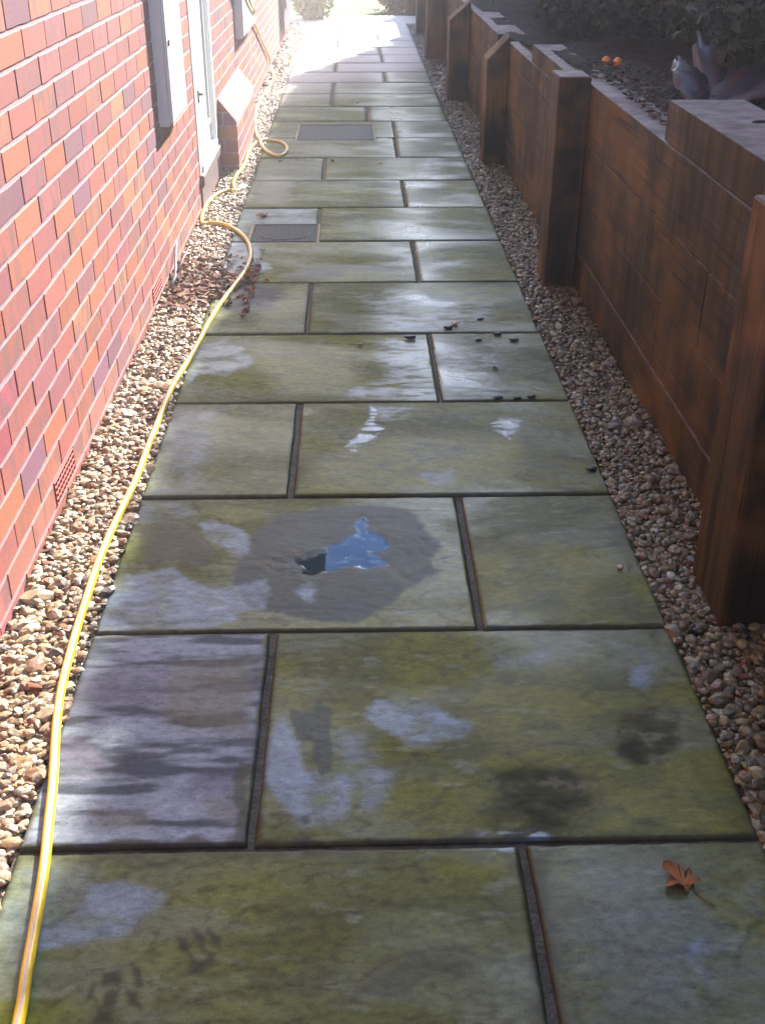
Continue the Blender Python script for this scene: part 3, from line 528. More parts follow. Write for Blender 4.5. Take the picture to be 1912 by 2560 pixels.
# ---------------------------------------------------------------- gravel
def ico(sub):
    import bmesh
    b = bmesh.new(); bmesh.ops.create_icosphere(b, subdivisions=sub, radius=1); V = np.array([v.co[:] for v in b.verts]); F = np.array([[v.index for v in f.verts] for f in b.faces]); b.free(); return V, F
ICO = {1: ico(1), 2: ico(2)}
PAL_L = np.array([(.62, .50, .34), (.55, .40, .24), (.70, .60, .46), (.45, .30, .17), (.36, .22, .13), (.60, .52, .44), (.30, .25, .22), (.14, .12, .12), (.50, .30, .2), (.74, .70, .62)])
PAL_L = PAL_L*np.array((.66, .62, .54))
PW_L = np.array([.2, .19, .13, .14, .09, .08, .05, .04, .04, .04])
PAL_R = np.array([(.36, .24, .13), (.28, .17, .09), (.46, .35, .22), (.22, .13, .07), (.17, .10, .06), (.40, .34, .28), (.16, .13, .12), (.75, .70, .68), (.34, .16, .11), (.10, .08, .07)])*np.array((.42, .52, .38))  # right-hand stones coloured darker and browner for the shade they lie in
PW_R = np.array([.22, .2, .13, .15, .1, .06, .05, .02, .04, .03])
def gravel(name, regions, pal, pw, label):
    VV, FF, CC = [], [], []; n0 = 0
    for (x0f, x1f, y0, y1, step, size, sub, layers) in regions:
        for ly in range(layers):
            ys = np.arange(y0, y1, step); xs = np.arange(-1.2, 1.2, step); X, Y = np.meshgrid(xs, ys); X = X.ravel()+RNG.uniform(-.5, .5, X.size)*step; Y = Y.ravel()+RNG.uniform(-.5, .5, Y.size)*step
            a = x0f(Y) if callable(x0f) else x0f; b = x1f(Y) if callable(x1f) else x1f
            k = (X > a+.002) & (X < b-.002) & (Y > y0) & (Y < y1); X = X[k]; Y = Y[k]; n = len(X)
            if not n: continue
            s = size*.9*RNG.lognormal(0, .34, n)*.5; bV, bF = ICO[sub]
            R3 = np.stack([RNG.uniform(.8, 1.35, n), RNG.uniform(.65, 1.1, n), RNG.uniform(.38, .7, n)], 1)*s[:, None]
            V = bV[None]*(1+RNG.uniform(-.16, .16, (n, len(bV), 1)))*R3[:, None]
            # random tilt and turn
            th = RNG.uniform(0, 2*np.pi, n); ti = RNG.normal(0, .35, n); ct, s_, cx_, sx_ = np.cos(th), np.sin(th), np.cos(ti), np.sin(ti)
            y_ = V[..., 1]*cx_[:, None]-V[..., 2]*sx_[:, None]; z_ = V[..., 1]*sx_[:, None]+V[..., 2]*cx_[:, None]; x_ = V[..., 0]
            V = np.stack([x_*ct[:, None]-y_*s_[:, None], x_*s_[:, None]+y_*ct[:, None], z_], -1)
            V += np.stack([X, Y, -.016+ly*.008+RNG.uniform(-.004, .005, n)+.006*(fbm(X*9, Y*9, 3, 2)-.5)], 1)[:, None]
            F = bF[None]+(n0+np.arange(n)*len(bV))[:, None, None]; n0 += n*len(bV)
            ci = RNG.choice(len(pal), n, p=pw/pw.sum()); c = pal[ci]*RNG.uniform(.75, 1.2, (n, 1))
            VV.append(V.reshape(-1, 3)); FF.append(F.reshape(-1, 3)); CC.append(np.repeat(c, len(bV), 0))
    o = mesh(name, np.vstack(VV), [np.vstack(FF).astype(np.int32)], M_STONE, None, np.clip(np.vstack(CC), 0, .85))
    tag(o, label, 'gravel', kind='stuff')
WX = -.757; SX = .876
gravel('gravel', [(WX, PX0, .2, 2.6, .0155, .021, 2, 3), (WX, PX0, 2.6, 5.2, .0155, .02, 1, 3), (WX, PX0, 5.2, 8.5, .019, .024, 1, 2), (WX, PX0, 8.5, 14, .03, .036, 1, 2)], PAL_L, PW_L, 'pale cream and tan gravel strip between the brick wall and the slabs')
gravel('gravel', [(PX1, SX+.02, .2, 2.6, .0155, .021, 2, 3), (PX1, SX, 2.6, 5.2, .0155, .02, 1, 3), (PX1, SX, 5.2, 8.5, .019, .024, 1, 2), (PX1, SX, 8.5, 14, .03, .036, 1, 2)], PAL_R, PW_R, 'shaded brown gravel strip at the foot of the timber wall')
for a, b in ((WX-.02, PX0), (PX1, SX+.15)):
    plane('gravel_base', a, b, -2.6, 14, -.022, M_SOIL)
# ---------------------------------------------------------------- brick house
house = empty('brick_house', (WX, 5, 0), 'red brick house wall with pale mortar along the left side of the path', 'house')
hx, hy = WX, 5.0
PALB = np.array([(.50, .135, .055), (.44, .115, .07), (.40, .11, .08), (.54, .18, .07), (.34, .10, .085), (.24, .10, .11), (.46, .085, .09)])*np.array((.93, 1.1, 1.75))
PWB = np.array([.22, .24, .2, .14, .1, .08, .02])
CZ, BL = .0725, .2125
def brick_skin(name, plane_x, y0, y1, k0, k1, holes, nrm='x', mortar=True, flush=0.):
    """bricks standing 4 mm proud of a mortar sheet; local to the house"""
    V = []; F = []; col = []; sg = []; jt = .0041
    for k in range(k0, k1):
        zb = .022+CZ*k; zt = zb+CZ
        ph = (.0655 if k % 2 else .172)+(9-k)*.009
        n0_ = math.floor((y0-ph)/BL)
        y = ph+n0_*BL
        while y < y1:
            a = max(y+.0032, y0); b = min(y+BL-.0032, y1); y += BL
            if b-a < .012: continue
            segs = [(a, b)]
            for (h0, h1, g0, g1) in holes:
                if zt-.01 > g0 and zb+.01 < g1:
                    ns = []
                    for (p, q_) in segs:
                        if h1 <= p or h0 >= q_: ns.append((p, q_)); continue
                        if h0-p > .015: ns.append((p, h0))
                        if q_-h1 > .015: ns.append((h1, q_))
                    segs = ns
            c = PALB[RNG.choice(len(PALB), p=PWB/PWB.sum())]*RNG.uniform(.82, 1.18); s_ = float(RNG.random() < .6)*RNG.uniform(.5, .95)
            if k == 0: c = c*.5+np.array((.36, .2, .2))*.5
            for (p, q_) in segs:
                z0, z1 = zb+jt, zt-jt; x1_ = plane_x+RNG.uniform(-.0007, .0007); i0 = len(V); e = .0016
                nseg = 4; prof = []
                ys = np.linspace(p, q_, nseg+1)
                top = [z1+RNG.uniform(-.0016, .0012) for _ in ys]; bot = [z0+RNG.uniform(-.0012, .0016) for _ in ys]
                ya = p+RNG.uniform(-.001, .0015); yb_ = q_+RNG.uniform(-.0015, .001)
                yy = list(ys); yy[0] = ya; yy[-1] = yb_
                # rows: outer bottom back, outer bottom front edge, inner bottom, inner top, outer top, back top
                for yi, (yv, zt_, zb_) in enumerate(zip(yy, top, bot)):
                    yin = yv+(e if yi == 0 else -e if yi == nseg else 0)
                    for (xx, yq, zz) in ((plane_x-.02, yv, zb_), (x1_-e*.9, yv, zb_), (x1_, yin, zb_+e), (x1_, yin, zt_-e), (x1_-e*.9, yv, zt_), (plane_x-.02, yv, zt_)):
                        V.append((xx, yq, zz)); col.append(c); sg.append(s_)
                for s2 in range(nseg):
                    for r in range(5): F.append((i0+s2*6+r, i0+(s2+1)*6+r, i0+(s2+1)*6+r+1, i0+s2*6+r+1))
                F.append((i0+0, i0+1, i0+2, i0+3, i0+4, i0+5)); l = i0+nseg*6; F.append((l+5, l+4, l+3, l+2, l+1, l))
    V = np.array(V); 
    if nrm == 'y':   # facing the camera: swap so that the courses run across
        V = V[:, [1, 0, 2]]
        V[:, 1] = 2*plane_x-V[:, 1]
    o = mesh(name, V-np.array((hx, hy, 0)), F, M_BRICK, house, np.array(col), np.array(sg)); bm_fix(o.data)
    return o
PL0, PL1 = 5.77, 7.0     # projecting plinth
VENTS = [(1.741, 1.946, .027, .090), (3.30, 3.505, .027, .090)]
holes = [(3.8, 4.24, .58, 1.18), (4.84, 5.66, .07, 2.2), (PL0, PL1, -1, .385), (7.04, 8.0, .556, 1.2)]+[(a-.004, b+.004, c_-.01, d_+.004) for a, b, c_, d_ in VENTS]
UW = [(1.2, 2.3, 3.2, 4.3), (6.0, 7.1, 3.2, 4.3), (9.2, 10.3, 3.2, 4.3)]
holes += UW
brick_skin('brickwork', WX, -3.5, 13.1, -1, 70, holes)
mw = MB()
def wall_panels(x0, x1, y0, y1, z0, z1, hs):
    ys = sorted({y0, y1, *[h for a in hs for h in a[:2]]}); zs = sorted({z0, z1, *[h for a in hs for h in a[2:]]})
    for a, b in zip(ys[:-1], ys[1:]):
        for c_, d_ in zip(zs[:-1], zs[1:]):
            m_, n_ = (a+b)/2, (c_+d_)/2
            if any(h[0] < m_ < h[1] and h[2] < n_ < h[3] for h in hs): continue
            mw.box(x0-hx, x1-hx, a-hy, b-hy, c_, d_)
wall_panels(WX-.25, WX-.002, -3.5, 13.1, -.06, 5.15, [(4.84, 5.66, .07, 2.2)]+UW)
mw.box(-6.0, -.25, -8.5, -8.25, -.06, 5.15); mw.box(-6.0, -.25, 7.85, 8.1, -.06, 5.15); mw.box(-6.2, -6.0, -8.5, 8.1, -.06, 5.15); mw.box(-6, -.25, -8.25, 7.85, 5.0, 5.1)
mw.build('wall', M_MORTAR, house)
# plinth with a splayed top
px = -.655
brick_skin('plinth_brickwork', px, PL0+.004, PL1-.004, -1, 3, [])
# end face of the plinth towards the camera, built in its own frame
V = []; F = []; cc = []; sg = []
for k in range(-1, 5):
    z0, z1 = .022+CZ*k+.0048, .022+CZ*(k+1)-.0048
    def xr(z): return px if z < .265 else px-(z-.265)*(.102/.12)
    segs = [(WX-.01, WX+.02), (WX+.03, px-.0)] if k % 2 else [(WX-.01, px-.0)]
    for (a, b) in segs:
        b0, b1 = min(b, xr(z0)), min(b, xr(z1))
        if b0 <= a+.01: continue
        b1 = max(b1, a+.003); i0 = len(V)
        V += [(a, PL0, z0), (b0, PL0, z0), (b1, PL0, z1), (a, PL0, z1), (a, PL0+.02, z0), (b0, PL0+.02, z0), (b1, PL0+.02, z1), (a, PL0+.02, z1)]
        F += [(i0, i0+1, i0+2, i0+3), (i0+1, i0+5, i0+6, i0+2), (i0+3, i0+2, i0+6, i0+7), (i0, i0+4, i0+5, i0+1)]
        c = (PALB[[0, 4, 3, 5, 1, 2][k % 6]])*.9; cc += [c]*8; sg += [.5]*8
o = mesh('plinth_end', np.array(V)-np.array((hx, hy, 0)), F, M_BRICK, house, np.array(cc), np.array(sg)); bm_fix(o.data)
pm = MB(); A = [(WX, -.06), (px-.0012, -.06), (px-.0012, .262), (WX+.002, .384), (WX, .384)]
pm.add([(x-hx, PL0+.004-hy, z) for x, z in A]+[(x-hx, PL1-hy, z) for x, z in A], [(0, 1, 2, 3, 4), (9, 8, 7, 6, 5)]+[(i, (i+1) % 5+0, (i+1) % 5+5, i+5) for i in range(5)])
pm.build('plinth_core', M_MORTAR, house)
# splayed bricks on the slope
V = []; F = []; cc = []; sg = []; y = PL0+.004; i0 = 0
sl = Vector((-.0988, 0, .122)).normalized(); nn = Vector((.122, 0, .0988)).normalized()
while y < PL1-.05:
    for (t0, t1) in ((0.004, .07), (.08, .15)):
        P0 = Vector((px-.0012, 0, .262)); i0 = len(V)
        for (tt, yy, h) in ((t0, y+.005, 0), (t1, y+.005, 0), (t1, y+.1, 0), (t0, y+.1, 0), (t0+.002, y+.007, .002), (t1-.002, y+.007, .002), (t1-.002, y+.098, .002), (t0+.002, y+.098, .002)):
            p = P0+sl*tt+nn*h; V.append((p.x-hx, yy-hy, p.z))
        F += [(i0+4, i0+5, i0+6, i0+7)]+[(i0+a, i0+(a+1) % 4, i0+4+(a+1) % 4, i0+4+a) for a in range(4)]
        c = PALB[RNG.integers(0, 5)]; cc += [c]*8; sg += [.4]*8
    y += .106
o = mesh('splayed_bricks', np.array(V), F, M_BRICK, house, np.array(cc), np.array(sg)); bm_fix(o.data)
# air bricks with rows of slots
for (a, b, c_, d_) in VENTS:
    m = MB(); m.box(.0-.03, -.001, a-hy, b-hy, c_, d_)
    rows, colsn = 4, 9; fy = (b-a)/colsn; fz = (d_-c_)/rows
    for r in range(rows+1): m.box(-.001, .003, a-hy, b-hy, c_+r*fz-.0025 if r else c_, c_+r*fz+.0025 if r < rows else d_, .0008)
    for q_ in range(colsn+1): m.box(-.001, .0022, max(a, a+q_*fy-.0025)-hy, min(b, a+q_*fy+.0025)-hy, c_+.003, d_-.003)
    m.build('air_brick', M_VENT, house)
# white door
dr = mesh('door', *(lambda m: (np.array(m.V), m.F))((lambda m: (m.box(-.05, -.022, 4.86-hy, 5.64-hy, .20, 2.14, .003), m)[1])(MB())), M_WHITE, house)
dx = MB()
for a in ((4.84, 4.91), (5.59, 5.66)): dx.box(-.07, .004, a[0]-hy, a[1]-hy, .172, 2.2, .004)
dx.box(-.07, .004, 4.91-hy, 5.59-hy, 2.13, 2.2, .004); dx.box(-.07, .012, 4.91-hy, 5.59-hy, .172, .205, .004)
dx.build('door_frame', M_WHITE, dr)
m = MB()
for (a, b, c_, d_) in ((4.98, 5.52, .30, 1.0), (4.98, 5.52, 1.12, 2.0)):
    for e in ((a, b, c_, c_+.03), (a, b, d_-.03, d_), (a, a+.03, c_+.03, d_-.03), (b-.03, b, c_+.03, d_-.03)): m.box(-.0225, -.012, e[0]-hy, e[1]-hy, e[2], e[3], .003)
m.build('door_moulding', M_WHITE, dr)
m = MB(); m.box(.004, .010, 4.935-hy, 4.965-hy, .49, .55, .002); m.tube([(.010, 4.95-hy, .53), (.03, 4.95-hy, .53)], .006, 8); m.build('door_lock', M_DARK, dr)
m = MB(); m.box(-.0222, -.012, 4.93-hy, 4.97-hy, 1.0, 1.2, .003); m.tube([(-.012, 4.95-hy, 1.1), (.03, 4.95-hy, 1.1), (.032, 5.07-hy, 1.1)], .008, 8); m.build('door_handle', M_DARK, dr)
m = MB(); m.box(-.07, .022, 4.83-hy, 5.67-hy, .122, .170, .005); m.box(-.07, .008, 4.835-hy, 5.665-hy, .0, .1205, .003); m.build('doorstep', M_GREY, house)
# upper windows, roof, gutter
for (a, b, c_, d_) in UW:
    m = MB(); w_ = .06
    for e in ((a, b, c_, c_+w_), (a, b, d_-w_, d_), (a, a+w_, c_+w_, d_-w_), (b-w_, b, c_+w_, d_-w_), ((a+b)/2-.03, (a+b)/2+.03, c_+w_, d_-w_)): m.box(-.08, -.03, e[0]-hy, e[1]-hy, e[2], e[3], .004)
    f = m.build('window', M_WHITE, house); m = MB(); m.box(-.062, -.055, a+.03-hy, b-.03-hy, c_+.03, d_-.03); m.build('pane', M_GLASS, f)
m = MB(); m.add([(.32, -8.9, 4.98), (.32, 8.5, 4.98), (-3.1, 8.5, 7.1), (-3.1, -8.9, 7.1), (-6.5, -8.9, 4.98), (-6.5, 8.5, 4.98), (.32, -8.9, 5.1), (.32, 8.5, 5.1), (-3.1, 8.5, 7.25), (-3.1, -8.9, 7.25), (-6.5, -8.9, 5.1), (-6.5, 8.5, 5.1)],
                [(0, 1, 2, 3), (3, 2, 5, 4), (6, 9, 8, 7), (9, 10, 11, 8), (0, 6, 7, 1), (4, 5, 11, 10), (0, 3, 9, 6), (3, 4, 10, 9), (1, 7, 8, 2), (2, 8, 11, 5)]); m.build('roof', M_TILE, house)
m = MB(); m.tube([(.36, -8.9, 4.98), (.36, 8.5, 4.98)], .055, 10); m.build('gutter', M_DARK, house)
# white meter boxes fixed to the wall
def meter_box(y0, y1, z0, z1, label):
    t = empty('meter_box', (WX, (y0+y1)/2, z0), label, 'meter box', 'white meter boxes on the brick wall'); h = (y1-y0)/2; H = z1-z0
    m = MB(); m.box(-.03, .040, -h, h, 0, H, .004); m.build('case', M_WHITE, t)
    m = MB(); m.box(.0405, .053, -h+.012, h-.012, .012, H-.012, .004); m.build('door', M_WHITE, t)
    m = MB(); m.tube([(.053, -h+.05, H*.5), (.058, -h+.05, H*.5)], .012, 12); m.build('lock', M_DARK, t)
meter_box(3.80, 4.24, .58, 1.18, 'nearer white meter box on the brick wall, before the white door')
meter_box(7.04, 8.0, .556, 1.2, 'further white meter box on the brick wall, with the hose hanging over it')
# dark gate of boards against the far end of the wall
t = empty('dark_panel', (WX+.02, 12.4, 0), 'dark purplish gate of boards against the far end of the brick wall', 'panel')
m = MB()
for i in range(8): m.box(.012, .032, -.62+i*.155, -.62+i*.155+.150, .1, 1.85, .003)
m.build('boards', simple('purple_paint', (.13, .08, .12), .6, .2, 20, .3), t)  # boards standing in for an unidentified dark band at the wall's end
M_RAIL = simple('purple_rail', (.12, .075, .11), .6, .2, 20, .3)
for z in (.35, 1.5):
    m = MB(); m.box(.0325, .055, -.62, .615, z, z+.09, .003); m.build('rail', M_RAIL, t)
# ---------------------------------------------------------------- timber retaining wall
rw = empty('retaining_wall', (.9, 6, 0), 'low brown timber sleeper wall with upright posts holding up the garden bed', 'retaining wall')
def wb(x0, x1, y0, y1, z0, z1, nm, mat, seed, slope=0):
    """a slightly uneven timber with softened edges"""
    rs = random.Random(seed); m = MB(); b = .0012 if nm == 'sleeper' else .005
    m.box(x0-.9, x1-.9, y0-6, y1-6, z0+(.002 if nm == 'sleeper' and z1 < .85 else 0), z1-(.002 if nm == 'sleeper' and z1 < .6 else 0), b)
    V = np.array(m.V); 
    V[:, 0] += np.where(V[:, 0] < (x0+x1)/2-.9, rs.uniform(-.003, .003), 0)
    if slope:
        t = (V[:, 0]+.9-x0)/(x1-x0); V[:, 2] = np.where(V[:, 2] > z1-.05, V[:, 2]-(1-t)*slope, V[:, 2])
    o = mesh(nm, V, m.F, mat, rw); bm_fix(o.data); return o
s = 0
def bay(y0, y1, tops, nj=None):
    """tops = list of course boundaries from the ground up"""
    global s
    for i, (a, b) in enumerate(zip(tops[:-1], tops[1:])):
        s += 1; ys = [y0, y1] if not nj or i not in nj else [y0, nj[i], y1]
        for p, q_ in zip(ys[:-1], ys[1:]):
            wb(SX, SX+.125, p+.0015, q_-.0015, a+.002, b-.002, 'sleeper', M_SLEEPER, s)
bay(-2.5, 1.32, [-.1, .145, .35, .56, .768])
bay(1.3235, 3.68, [-.1, .145, .35, .56, .768], {1: 2.35, 2: 1.95})
wb(SX+.002, SX+.215, .2, 2.515, .7685, .876, 'sleeper', M_SLEEPER, 77)
bay(3.6835, 6.0, [-.1, .13, .34, .55, .655], {1: 4.9})
wb(SX+.002, SX+.15, 3.76, 5.1, .6555, .735, 'sleeper', M_SLEEPER, 78)
bay(6.0035, 8.3, [-.1, .12, .33, .545], {0: 7.1, 2: 7.4})
wb(SX+.002, SX+.17, 6.5, 8.3, .5455, .64, 'sleeper', M_SLEEPER, 79)
bay(8.3035, 10.8, [-.1, .12, .33, .53, .635]); bay(10.8035, 13.1, [-.1, .12, .33, .53, .62]); bay(13.1035, 15.5, [-.1, .12, .33, .53, .6])
for i, (px0, px1, py0, py1, pz, sl_) in enumerate([(.775, .874, 1.218, 1.435, .868, 0), (.757, .8745, 3.58, 3.77, .792, 0), (.748, .8745, 5.9, 6.1, .692, .125), (.722, .8745, 8.21, 8.41, .69, .125), (.70, .8745, 10.64, 10.84, .69, .1), (.72, .8745, 12.9, 13.1, .66, .1), (.72, .8745, 15.3, 15.5, .66, 0), (.775, .874, -1.1, -.9, .868, 0)]):
    wb(px0, px1, py0, py1, -.1, pz, 'post', M_POST, 200+i, sl_)
# ---------------------------------------------------------------- hose
HP = [(-0.476, 0.281), (-0.486, 0.362), (-0.496, 0.459), (-0.509, 0.567), (-0.525, 0.663), (-0.542, 0.769), (-0.565, 0.885), (-0.581, 0.987), (-0.591, 1.099), (-0.598, 1.221), (-0.602, 1.329), (-0.605, 1.427), (-0.606, 1.51), (-0.604, 1.621), (-0.597, 1.768), (-0.589, 1.928), (-0.59, 2.095), (-0.587, 2.25), (-0.587, 2.406), (-0.579, 2.605), (-0.559, 2.811), (-0.545, 2.999), (-0.533, 3.201), (-0.511, 3.404), (-0.479, 3.621), (-0.455, 3.805), (-0.45, 3.996), (-0.467, 4.155), (-0.497, 4.29), (-0.547, 4.421), (-0.598, 4.5), (-0.65, 4.548), (-0.698, 4.553), (-0.718, 4.531), (-0.731, 4.598), (-0.742, 4.72), (-0.744, 4.878), (-0.738, 5.003), (-0.72, 5.115), (-0.686, 5.194), (-0.647, 5.22), (-0.623, 5.193), (-0.64, 5.284), (-0.653, 5.378), (-0.655, 5.494), (-0.652, 5.603), (-0.633, 5.801), (-0.636, 6.09), (-0.634, 6.304), (-0.617, 6.505), (-0.584, 6.569), (-0.519, 6.586), (-0.457, 6.528), (-0.413, 6.362), (-0.416, 6.18), (-0.455, 6.102), (-0.531, 6.242), (-0.588, 6.491), (-0.633, 6.785), (-0.682, 7.298), (-0.701, 7.621), (-0.706, 7.932), (-0.703, 8.304), (-0.692, 8.644), (-0.677, 8.965), (-0.677, 9.283)]
Z = []
for i, (x, y) in enumerate(HP):
    z = .0095 if x > PX0 else .012
    Z.append(z)
pts = [(x, y, z) for (x, y), z in zip(HP, Z)]
pts = [(-.468, -.35, .0095), (-.47, .05, .0095)]+pts+[(-.705, 9.62, .012), (-.735, 9.80, .06), (-.7425, 9.72, .15), (-.7425, 9.15, .31), (-.7425, 8.58, .477), (-.735, 8.12, .60), (-.692, 7.9, .655), (-.692, 7.65, .70), (-.692, 7.42, .762), (-.692, 7.15, .85), (-.70, 6.9, .95), (-.73, 6.8, 1.05)]
def smooth_path(P, n=8):
    P = [Vector(p) for p in P]; out = []
    for i in range(len(P)-1):
        p0, p1, p2, p3 = P[max(i-1, 0)], P[i], P[i+1], P[min(i+2, len(P)-1)]
        for k in range(n):
            t = k/n; out.append(.5*((2*p1)+(p2-p0)*t+(2*p0-5*p1+4*p2-p3)*t*t+(3*p1-p0-3*p2+p3)*t**3))
    return out+[P[-1]]
sp_ = smooth_path(pts, 6)
# relax little kinks, then lift the hose where it crosses itself
A = np.array([tuple(p) for p in sp_])
for _ in range(4): A[1:-1] = .5*A[1:-1]+.25*(A[:-2]+A[2:])
for i in range(len(A)):
    if A[i, 1] < 3: continue
    for j in range(i-20):
        if abs(A[i, 0]-A[j, 0]) < .017 and abs(A[i, 1]-A[j, 1]) < .017 and A[i, 2] < .3: A[i, 2] = max(A[i, 2], A[j, 2]+.016)
for _ in range(3): A[1:-1, 2] = np.maximum(A[1:-1, 2], .5*A[1:-1, 2]+.25*(A[:-2, 2]+A[2:, 2]))
HR = .0090; n = 20; V = []; cols = []; F = []
m_ = len(A)
for i in range(m_):
    t = Vector(A[min(i+1, m_-1)]-A[max(i-1, 0)]).normalized(); a = t.cross(Vector((0, 0, 1)))
    a = a.normalized() if a.length > .05 else Vector((1, 0, 0)); b = a.cross(t).normalized(); p = Vector(A[i])
    tw = .25*math.sin(i*.02)
    for k in range(n):
        an = 2*math.pi*k/n+tw; V.append(tuple(p+(a*math.cos(an)+b*math.sin(an))*HR))
        cols.append((.52, .46, .50) if k == 5 else (.62, .40, .10) if k in (4,) else (.80, .54, .03))
F = [(i*n+k, i*n+(k+1) % n, (i+1)*n+(k+1) % n, (i+1)*n+k) for i in range(m_-1) for k in range(n)]
o = mesh('garden_hose', np.array(V), F, M_HOSE, None, np.array(cols), smooth=True); bm_fix(o.data)
tag(o, 'yellow garden hose with a thin pale stripe looping along the path edge', 'hose')
tp = empty('garden_tap', (WX, 6.78, 1.08), 'brass garden tap on the brick wall feeding the yellow hose', 'tap')
m = MB(); m.tube([(0, 0, 0), (.05, 0, 0), (.055, 0, -.03)], .011, 10); m.build('spout', simple('brass', (.45, .3, .1), .3, .2, 30, 0), tp, True)
m = MB(); m.tube([(.03, -.025, .03), (.03, .025, .03)], .006, 8); m.tube([(.03, 0, 0), (.03, 0, .03)], .005, 8); m.build('handle', M_DARK, tp, True)
# ---------------------------------------------------------------- leaves, bits and pebbles
def leaf(x, y, z, size, c, rot, name='fallen_leaf', lobes=5, curl=.3, c2=None):
    rs = random.Random(int(x*1000)+int(y*977)); V = [(0, 0, 0)]; cl = [c]; nn_ = lobes*8
    for k in range(nn_):
        a = 2*math.pi*k/nn_; r = size*(.55+.4*max(0, math.cos(a*lobes))**.8+rs.uniform(-.07, .07))*(.75+.25*math.cos(a))
        for f in (.5, 1):
            V.append((r*f*math.cos(a), r*f*math.sin(a), size*(curl*f*f*(.45+.55*math.sin(a*3+rs.random()*.5+rot))+rs.uniform(0, .05))+.001)); t = rs.uniform(.7, 1.15)
            cc_ = c2 if c2 is not None and rs.random() < .45 else c; cl.append(tuple(v*t for v in cc_))
    F = []
    for k in range(nn_):
        k2 = (k+1) % nn_; F += [(0, 1+k*2, 1+k2*2), (1+k*2, 2+k*2, 2+k2*2, 1+k2*2)]
    nv = len(V)
    a0 = math.pi; V += [(-size*.4, -.001, .002), (-size*.4, .001, .002), (-size*1.35, .001, .004), (-size*1.35, -.001, .004)]; cl += [tuple(v*.6 for v in c)]*4; F.append((nv, nv+1, nv+2, nv+3))
    o = mesh(name, np.array(V), F, M_LEAF, None, np.array(cl), smooth=True, loc=(x, y, z)); o.rotation_euler = (0, 0, rot)
    md = o.modifiers.new('thick', 'SOLIDIFY'); md.thickness = .0006
    return o
LV = [(.511, .515, .002, .046, (.36, .17, .055), 2.2, 'curled orange and yellow leaf on the nearest right slab', .34, (.15, .06, .03)),
      (-.44, 4.71, .002, .045, (.5, .22, .09), 3.1, 'crumpled orange leaf on the pale slab just beyond the small drain cover', .3, (.3, .14, .08)),
      (-.364, 3.681, .002, .02, (.5, .17, .06), 1., 'small bright orange leaf on the slab by the hose bend', .4, None),
      (.358, 3.13, .002, .026, (.46, .3, .16), .3, 'tan leaf lying on the slab joint among dark bits', .3, None),
      (-.437, 5.976, .002, .02, (.3, .07, .04), .3, 'tiny red leaf on the slab beside the hose loop', .4, None),
      (-.13, 5.98, .002, .02, (.3, .08, .04), 1.3, 'tiny red leaf on a joint between the two drain covers', .4, None),
      (.15, 5.9, .002, .018, (.42, .16, .07), .3, 'faint orange leaf on the middle of the path short of the far drain cover', .3, None),
      (.46, 2.70, .002, .014, (.12, .07, .06), 2, 'small dull brown leaf on the right slab', .4, None)]
for (x, y, z, sz, c, r, lb, cu, c2) in LV: tag(leaf(x, y, z, sz, c, r, curl=cu, c2=c2), lb, 'leaf', 'fallen leaves on the path')
def bit(x, y, sz, c, name, lb, cat, grp, sc=(1, .8, .5), z=.002):
    bV, bF = ICO[2]; rs = np.random.default_rng(int(abs(x)*1e4+y*100)); V = bV*(1+rs.uniform(-.25, .25, (len(bV), 1)))*np.array(sc)*sz
    o = mesh(name, V, [bF.astype(np.int32)], M_STONE, None, np.tile(c, (len(V), 1)), smooth=True, loc=(x, y, z+sz*sc[2]*.8)); return tag(o, lb, cat, grp)
DK = [(.334, 3.097, .014, 'beside the tan leaf'), (.192, 2.995, .016, 'just left of the upper right joint'), (.43, 2.968, .010, 'small and flat, middle of the right slab'), (.557, 2.965, .014, 'nearest the right gravel'), (.503, 3.027, .013, 'at the joint end near the right edge'), (.46, 3.19, .01, 'furthest up, above the tan leaf'), (.44, 2.455, .013, 'in the joint below the right slab'), (.50, 2.452, .011, 'in the same joint, second from the right'), (.545, 2.46, .012, 'at the right end of the joint'), (.64, 1.96, .013, 'at the gravel edge of the green slab')]
for i, (x, y, sz, lb) in enumerate(DK): bit(x, y, sz, (.02, .018, .02), 'bark_chip', 'wet black bark chip on the slabs, '+lb, 'bark chip', 'black bark chips scattered on the path', (1.2, .8, .4))
for (x, y, sz, c, lb) in [(.61, 1.458, .0075, (.6, .5, .34), 'single cream pebble on the right slab beside the near post'), (-.418, 3.404, .013, (.75, .7, .66), 'white pebble on the slab right of the hose bend'), (.425, 2.17, .004, (.8, .8, .8), 'tiny white stone chip on the wide green slab'), (.014, 2.93, .009, (.3, .22, .24), 'small pinkish stone on the left slab near the joint'), (-.375, 3.39, .006, (.6, .52, .3), 'tiny yellow stone next to the white pebble'), (.03, 8.1, .012, (.8, .8, .78), 'white stone chip far up the path')]:
    bit(x, y, sz, c, 'pebble', lb, 'pebble', 'loose pebbles on the slabs')
